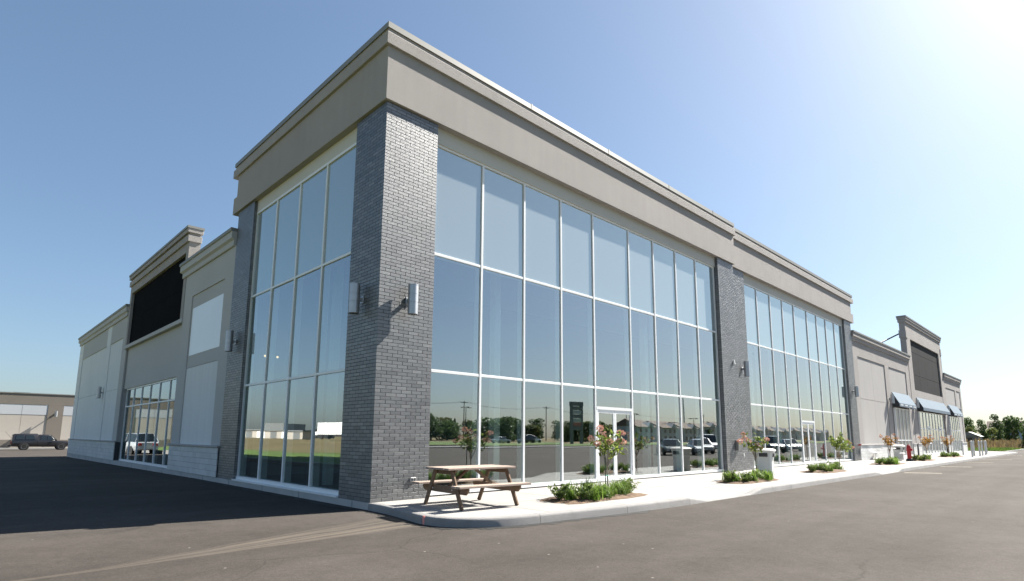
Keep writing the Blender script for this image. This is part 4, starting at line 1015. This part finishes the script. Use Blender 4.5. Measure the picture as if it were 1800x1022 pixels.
def section(x, hw, z0, z1, tuck=.08, top=.92):
    return [(x, -hw + tuck, z0), (x, -hw, z0 + (z1 - z0) * .35), (x, -hw * .99, z0 + (z1 - z0) * .72), (x, -hw * top, z1), (x, hw * top, z1), (x, hw * .99, z0 + (z1 - z0) * .72), (x, hw, z0 + (z1 - z0) * .35), (x, hw - tuck, z0)]
def car(name, label, cat, paint, loc, rz, body, green, wb, group, wr=.33, hw=.88):
    """body: [(x, zlow, zbelt)], green: [(x, zbase, ztop)] along the length, front = +x"""
    t = thing(name, label, cat, loc, rz, group)
    MB().loft([section(x, hw * k, z0, z1) for x, z0, z1, k in body]).build('body', paint, t, smooth=True)
    MB().loft([[(x, -hw * .90, zb), (x, -hw * .68, zt), (x, hw * .68, zt), (x, hw * .90, zb)] for x, zb, zt in green]).build('windows', 'car_glass', t)
    rf = [g_ for g_ in green if g_[2] > max(q[2] for q in green) - .10]
    MB().loft([[(x, -hw * .70, zt - .03), (x, -hw * .62, zt + .025), (x, hw * .62, zt + .025), (x, hw * .70, zt - .03)] for x, zb, zt in rf]).build('roof', paint, t, smooth=True)
    for s in (-1, 1):
        for i in range(1, len(green) - 1):
            x, zb, zt = green[i]; MB().beam((x, s * hw * .905, zb), (x, s * hw * .69, zt), .05, .05).build('window_pillar', paint, t)
        x0, x1 = green[0], green[1]; MB().beam((x0[0], s * hw * .9, x0[1]), (x1[0], s * hw * .69, x1[2]), .05, .05).build('window_pillar', paint, t)
        x0, x1 = green[-1], green[-2]; MB().beam((x0[0], s * hw * .9, x0[1]), (x1[0], s * hw * .69, x1[2]), .05, .05).build('window_pillar', paint, t)
    f, b = body[-1], body[0]
    for s in (-1, 1):
        MB().box(f[0] - .05, f[0] + .03, s * hw * .5, s * hw * .8, f[2] - .22, f[2] - .06).build('headlight', 'lamp_clear', t, bevel=.015)
        MB().box(b[0] - .03, b[0] + .05, s * hw * .5, s * hw * .82, b[2] - .25, b[2] - .05).build('taillight', 'lamp_red', t, bevel=.015)
        for xw in wb:
            m = MB(); m.lathe([(wr + .05, -.02), (wr + .05, .02)], 22); m.V = [(v[0], v[2], v[1]) for v in m.V]; m.build('wheel_arch', 'dark_metal', t, loc=(xw, s * (hw - .005), wr))
    add_wheels(t, wb[0], wb[1], hw - .09, wr)
    return t
SEDAN = ([(-2.25, .42, .82, .86), (-2.1, .28, .92, .95), (-1.2, .22, .95, 1.), (.9, .22, .90, 1.), (1.9, .24, .74, .95), (2.2, .34, .62, .84)], [(-1.75, .92, .94), (-1.0, .93, 1.38), (-.2, .93, 1.43), (.45, .91, 1.36), (1.2, .88, .90)], (1.35, -1.35))
SUV = ([(-2.2, .45, .95, .9), (-2.1, .35, 1.02, .97), (-1.2, .30, 1.04, 1.), (.9, .30, 1.0, 1.), (1.9, .32, .88, .96), (2.2, .42, .74, .86)], [(-2.1, 1.0, 1.02), (-1.85, 1.0, 1.68), (-.4, 1.0, 1.74), (.45, .99, 1.68), (1.15, .96, .98)], (1.35, -1.35))
for nm, lab, kind, pa, x, y, rz in (
    ('sedan', 'dark green sedan parked in the lot, mirrored in the first glass wall', SEDAN, 'car_green', 40.8, -16.6, 140), ('sedan', 'silver sedan parked in the lot right of the dark green one in the mirror image', SEDAN, 'car_silver', 43.4, -15.2, 140),
    ('suv', 'dark red suv parked nearest the shops in the mirror image', SUV, 'car_red', 43.2, -11.8, 140), ('suv', 'pale van like suv parked behind the silver sedan in the mirror image', SUV, 'car_white', 48.5, -17.0, 140),
    ('sedan', 'blue sedan parked in the row mirrored in the second glass wall', SEDAN, 'car_blue', 53, -14.5, 140), ('suv', 'black suv parked in the row mirrored in the second glass wall', SUV, 'car_black', 58, -14.2, 140), ('sedan', 'silver sedan at the end of the row mirrored in the second glass wall', SEDAN, 'car_silver', 64, -14.5, 140),
    ('sedan', 'silver sedan driving on the far road in the mirror image', SEDAN, 'car_silver', 76.5, -77.0, 0), ('suv', 'black suv driving on the far road in the mirror image', SUV, 'car_black', 78.5, -71.5, 180), ('sedan', 'white car on the far road nearest the pylon sign in the mirror image', SEDAN, 'car_white', 86.0, -76.5, 0)):
    z = -.15 if y > -60 else -.04
    car(nm, lab, 'car', M[pa] if False else pa, (x, y, z), R(rz), kind[0], kind[1], kind[2], 'cars seen mirrored in the glass')
car('suv', 'grey suv parked on the side drive, mirrored in the shop window', 'car', 'car_silver', (-4.9, 47.5, gz(0, 47)), R(80), *SUV, 'cars seen mirrored in the glass')

# pickup at the left
tz = gz(0, 70.5)
tk = thing('pickup_truck', 'dark grey pickup truck with a canopy over its bed', 'pickup truck', (1.15, 70.4, tz), R(-1)); hw = .86
sec = lambda x, z0, z1, k=1.: section(x, hw * k, z0, z1, .06, .95)
MB().loft([sec(-2.55, .5, .98, .97), sec(-2.45, .40, 1.02), sec(-.42, .38, 1.04)]).build('bed', 'truck_grey', tk, smooth=True)
MB().loft([sec(-.40, .38, 1.04), sec(.6, .36, 1.03), sec(1.25, .38, 1.0), sec(2.1, .42, .94, .99), sec(2.42, .48, .86, .93), sec(2.50, .55, .76, .88)]).build('body', 'truck_grey', tk, smooth=True)
MB().loft([[(x, -hw * .93, zb), (x, -hw * .78, zt - .06), (x, -hw * .70, zt), (x, hw * .70, zt), (x, hw * .78, zt - .06), (x, hw * .93, zb)] for x, zb, zt in ((-.38, 1.03, 1.60), (-.30, 1.03, 1.65), (.45, 1.02, 1.65), (.62, 1.02, 1.60), (1.22, 1.0, 1.03))]).build('cab', 'truck_grey', tk, smooth=True)
MB().loft([[(x, -hw * .97, 1.03), (x, -hw * .86, zt - .07), (x, -hw * .78, zt), (x, hw * .78, zt), (x, hw * .86, zt - .07), (x, hw * .97, 1.03)] for x, zt in ((-2.52, 1.62), (-2.35, 1.72), (-.55, 1.75), (-.42, 1.70))]).build('canopy', 'truck_grey', tk, smooth=True)
for s in (-1, 1):
    def pane(x0, x1, zb, zt, name, sl0=0, sl1=0, kb=.945, kt=.84):
        y0, y1 = s * hw * kb, s * hw * kt
        MB().add([(x0, y0, zb), (x1, y0, zb), (x1 - sl1, y1, zt), (x0 + sl0, y1, zt), (x0, y0 * .97, zb), (x1, y0 * .97, zb), (x1 - sl1, y1 * .97, zt), (x0 + sl0, y1 * .97, zt)], [(0, 1, 2, 3), (7, 6, 5, 4), (0, 4, 5, 1), (1, 5, 6, 2), (2, 6, 7, 3), (3, 7, 4, 0)]).build(name, 'car_glass', tk)
    pane(-.18, .30, 1.06, 1.53, 'side_window', .04, .02, .95, .83); pane(.38, 1.02, 1.05, 1.53, 'side_window', .0, .36, .95, .83)
    pane(-2.25, -1.55, 1.14, 1.60, 'canopy_window', .05, .03, .985, .905); pane(-1.45, -.62, 1.14, 1.60, 'canopy_window', .02, .2, .985, .905)
    for xw in (1.62, -1.50):
        m = MB(); m.lathe([(.43, -.02), (.43, .02)], 22); m.V = [(v[0], v[2], v[1]) for v in m.V]; m.build('wheel_arch', 'dark_metal', tk, loc=(xw, s * (hw + .0), .40))
    MB().box(.95, 1.08, s * .9, s * 1.02, 1.05, 1.18).build('mirror', 'dark_metal', tk, bevel=.02)
    MB().box(2.42, 2.5, s * .5, s * .78, .62, .78).build('headlight', 'lamp_clear', tk, bevel=.02); MB().box(-2.58, -2.5, s * .68, s * .82, .62, .92).build('taillight', 'lamp_red', tk, bevel=.015)
    MB().box(.55, .68, s * .865, s * .885, .88, .91).build('door_handle', 'dark_metal', tk)
MB().box(-2.82, -2.6, -.8, .8, .40, .56).build('bumper', 'dark_metal', tk, bevel=.03); MB().box(2.46, 2.60, -.78, .78, .42, .58).build('bumper', 'chrome', tk, bevel=.03)
MB().tube([(-2.4, .6, 1.1), (-3.1, .6, 1.95)], .012, 5).build('antenna', 'dark_metal', tk)
MB().loft([[(.66, -hw * .70, 1.60), (1.24, -hw * .86, 1.04), (1.26, -hw * .86, 1.04), (.68, -hw * .70, 1.60)], [(.66, hw * .70, 1.60), (1.24, hw * .86, 1.04), (1.26, hw * .86, 1.04), (.68, hw * .70, 1.60)]]).build('windshield', 'car_glass', tk)
add_wheels(tk, 1.62, -1.50, hw - .08, .37)

# ------------------------------------------------------------------ building behind the truck
YB = 76.; XW = -15.98; D = thing('warehouse', 'low tan building with pale band behind the pickup truck', 'building', (0, 0, 0)); zg = gz(0, 75)
def db(x0, x1, y0, y1, z0, z1, name, mat, **kw): return MB().box(x0, x1, y0, y1, z0, z1).build(name, mat, D, **kw)
db(XW, 30, YB + .05, YB + 25, -.6, 5.9, 'wall', 'tan_far'); db(XW - .1, 30, YB - .02, YB + 25.05, 4.66, 5.9, 'parapet', 'brown_far'); db(XW - .15, 30, YB - .08, YB + 25.1, 5.9, 6.0, 'parapet_cap', 'cap_metal')
for k in range(-3, 4):
    x0 = 1.85 + k * 5.95; db(x0, x0 + 1.45, YB - .03, YB + .1, -.6, 4.655, 'pilaster', 'brown_far')
    for a, b in ((x0 + 1.46, x0 + 3.6), (x0 + 3.63, x0 + 5.94)):
        db(a, b, YB - .0, YB + .06, 3.50, 4.65, 'band_panel', 'pale_far'); db(a, b, YB + .02, YB + .07, .62, 3.47, 'wall_panel', 'tan_far'); db(a, b, YB - .01, YB + .06, -.6, .60, 'base_panel', 'brown_far')
db(-1.1, .5, YB + 6, YB + 8, 5.9, 6.35, 'roof_unit', 'dark_metal')
wl = struct(MB().box(-16, 30, YB - 2.2, YB + .04, -.7, zg + .16).build('warehouse_walk', 'walk'))
bl = MB().box(-8, -2.2, 73.35, 73.75, zg, zg + .55); tag(bl.build('concrete_barrier', 'found', bevel=.05), 'low pale concrete barrier left of the pickup truck', 'barrier')
l2 = copy_tree(lp); l2.location = (2.55, YB - .03, 3.62); l2.rotation_euler = (0, 0, 0); l2['label'] = 'white wall lamp on the tan building behind the pickup truck'; l2['group'] = 'far wall lamp'; l2.scale = (1.2, 4.2, 1.0)

# ------------------------------------------------------------------ what the glass mirrors: the far side of the lot
tr = random.Random(5); keys = ['round', 'olive', 'tall', 'bushy', 'thin', 'conifer']
KL = {'round': 'dark rounded tree', 'olive': 'olive green tree', 'tall': 'tall dark tree', 'bushy': 'broad bushy tree', 'thin': 'thin pale tree', 'conifer': 'pointed conifer'}
for k in range(58):
    x = 46 + k * 2.75 + tr.uniform(-1, 1); y = -108 + tr.uniform(-6, 8) + (k % 2) * 5; key = tr.choice(keys)
    tree(key, 'roadside_tree', KL[key] + ' in the tree line across the road', x, y, tr.uniform(4.4, 6.6), tr.uniform(0, 6), KL[key] + 's in the tree line across the road', wide=tr.uniform(1.1, 1.5))
s = thing('pylon_sign', 'tall grey pylon sign with pale tenant panels across the lot', 'sign', (100.5, -76, -.05), R(20))
for q in (-1.35, 1.35): MB().box(q - .25, q + .25, -.4, .4, 0, 9.6).build('post', 'sign_grey', s)
MB().box(-1.7, 1.7, -.45, .45, 9.0, 10.0).build('header', 'sign_grey', s, bevel=.03)
for k, mt in enumerate(('sign_grey', 'sign_pale', 'sign_grey', 'sign_pale', 'sign_red', 'sign_grey')): MB().box(-1.55, 1.55, -.36, .36, 8.98 - (k + 1) * .95, 8.96 - k * .95 - .06).build('tenant_panel', mt, s)
# poles and wires
polex = [(58, -96), (82, -96), (112, -96), (150, -96), (200, -96)]
for i, (x, y) in enumerate(polex):
    o = thing('utility_pole', 'wooden utility pole with crossarm, number %s from the left in the mirror image' % ('one two three four five'.split()[i]), 'utility pole', (x, y, 0), 0, 'utility poles along the road')
    MB().tube([(0, 0, -.2), (0, 0, 9.6)], [.15, .10], 8).build('post', 'pole_wood', o); MB().box(-1.1, 1.1, -.06, .06, 9.1, 9.22).build('crossarm', 'pole_wood', o)
    for q in (-.95, 0, .95): MB().lathe([(.05, 0), (.06, .06), (.03, .14)], 8, (q, 0, 9.22 if q else 9.6)).build('insulator', 'galv', o)
for q in (-.95, .95):
    pts = []
    for (xa, ya), (xb, yb) in zip(polex[:-1], polex[1:]):
        for i in range(8): tt = i / 8; pts.append((xa + (xb - xa) * tt + q, ya, 9.36 - 4 * .8 * tt * (1 - tt)))
    pts.append((polex[-1][0] + q, -96, 9.36)); tag(MB().tube(pts, .022, 5).build('power_line', 'dark_metal'), ('front' if q < 0 else 'rear') + ' power line strung along the utility poles', 'cable')
o = thing('radio_mast', 'very tall thin mast mirrored right of the first glass door', 'mast', (190, -98, 0)); MB().tube([(0, 0, 0), (0, 0, 28)], [.35, .12], 8).build('shaft', 'galv', o); MB().box(-.6, .6, -.3, .3, 0, .6).build('base', 'found', o)
for i, (x, y, lab) in enumerate(((61, -70, 'left of the pylon sign'), (98, -58, 'near the pylon sign'), (130, -62, 'right of the pylon sign'))):
    o = thing('parking_lamp', 'tall parking lot lamp post standing ' + lab, 'lamp post', (x, y, -.1), .4 * i, 'parking lot lamp posts'); MB().tube([(0, 0, 0), (0, 0, 6.6)], [.09, .06], 8).build('post', 'dark_metal', o)
    MB().box(-.9, .9, -.05, .05, 6.55, 6.63).build('arm', 'dark_metal', o)
    for q in (-.8, .8): MB().box(q - .32, q + .32, -.2, .2, 6.42, 6.57).build('lamp_head', 'dark_metal', o, bevel=.03)
# terrace of houses
hr = random.Random(9)
for i in range(16):
    x = 152 + i * 15.5; y = -94 - i * 1.2; mt = 'siding'
    o = thing('terraced_house', 'pale two storey house, number %s of the far terrace' % ('one two three four five six seven eight nine ten eleven twelve thirteen fourteen fifteen sixteen'.split()[i]), 'house', (x, y, 0), R(-4), 'terrace of houses')
    MB().box(-6.2, 6.2, -4.5, 4.5, 0, 4.9).build('wall', mt, o)
    m = MB().prism([(-5.0, 4.9), (5.0, 4.9), (0, 7.2)], -6.5, 6.5); m.V = [(v[2], v[0], v[1]) for v in m.V]; m.build('roof', 'roof_shingle', o)
    m = MB().prism([(-2.2, 4.9), (2.2, 4.9), (0, 6.5)], 2.0, 4.9); m.V = [(v[0] + 2.5, v[2], v[1]) for v in m.V]; m.build('gable', mt, o)
    for a in (-4.2, -.6, 2.8):
        for z in (.9, 3.2): MB().box(a, a + 1.5, 4.45, 4.54, z, z + 1.2).build('window', 'car_glass', o)
    MB().box(-2.3, -1.4, 4.45, 4.55, 0, 2.1).build('door', 'white_paint', o)
# west side: trailer, yard buildings
o = thing('semi_trailer', 'white box semi trailer beyond the field, mirrored in the shaded glass wall', 'trailer', (-62, 122, .1), R(80))
MB().box(-6.6, 6.6, -1.25, 1.25, 1.15, 4.15).build('box', 'siding_white', o, bevel=.04); MB().box(-6.6, 6.6, -1.1, 1.1, .95, 1.15).build('chassis', 'dark_metal', o); MB().box(6.6, 6.64, -1.1, 1.1, 1.25, 4.0).build('rear_door', 'brown_far', o)
for x in (-5.2, -4.0, 4.9):
    for q in (-1.1, 1.1): wl_ = link('wheel', WM[0], o, (x, q, .5)); wl_.scale = (1.45, 1.3, 1.45)
o = thing('truck_tractor', 'white truck tractor beyond the field, mirrored in the shaded glass wall', 'truck', (-72, 150, .1), R(80))
MB().box(-.9, 1.4, -1.2, 1.2, 1.0, 3.4).build('cab', 'siding_white', o, bevel=.08); MB().box(1.4, 2.9, -1.0, 1.0, .9, 2.0).build('hood', 'siding_white', o, bevel=.08); MB().box(-3.6, -.9, -.5, .5, .7, 1.0).build('chassis', 'dark_metal', o); MB().box(1.36, 1.44, -1.05, 1.05, 2.2, 3.1).build('windshield', 'car_glass', o)
for x in (2.2, -2., -3.2):
    for q in (-1.0, 1.0): wl_ = link('wheel', WM[0], o, (x, q, .5)); wl_.scale = (1.45, 1.3, 1.45)
o = thing('yard_building', 'long low pale building beyond the field, mirrored in the shaded glass wall', 'building', (-85, 205, 0), R(75)); MB().box(-17, 17, -6, 6, 0, 2.7).build('wall', 'tan_far', o); MB().box(-17.3, 17.3, -6.3, 6.3, 2.7, 3.2).build('roof', 'sign_grey', o); MB().box(-5, 6, -5, 5, 3.2, 5.6).build('roof_sign', 'sign_grey', o)
for k in range(5): MB().box(-15.5 + k * 6.5, -12 + k * 6.5, -6.06, -5.98, 0, 2.4).build('dock_door', 'siding_white' if k % 2 else 'sign_grey', o)
o = thing('blue_store', 'long dark blue building far beyond the field', 'building', (-60, 290, 0), R(70)); MB().box(-30, 30, -8, 8, 0, 7).build('wall', 'car_blue', o); MB().box(-30.2, 30.2, -8.2, 8.2, 6.2, 7.2).build('parapet', 'siding_white', o)
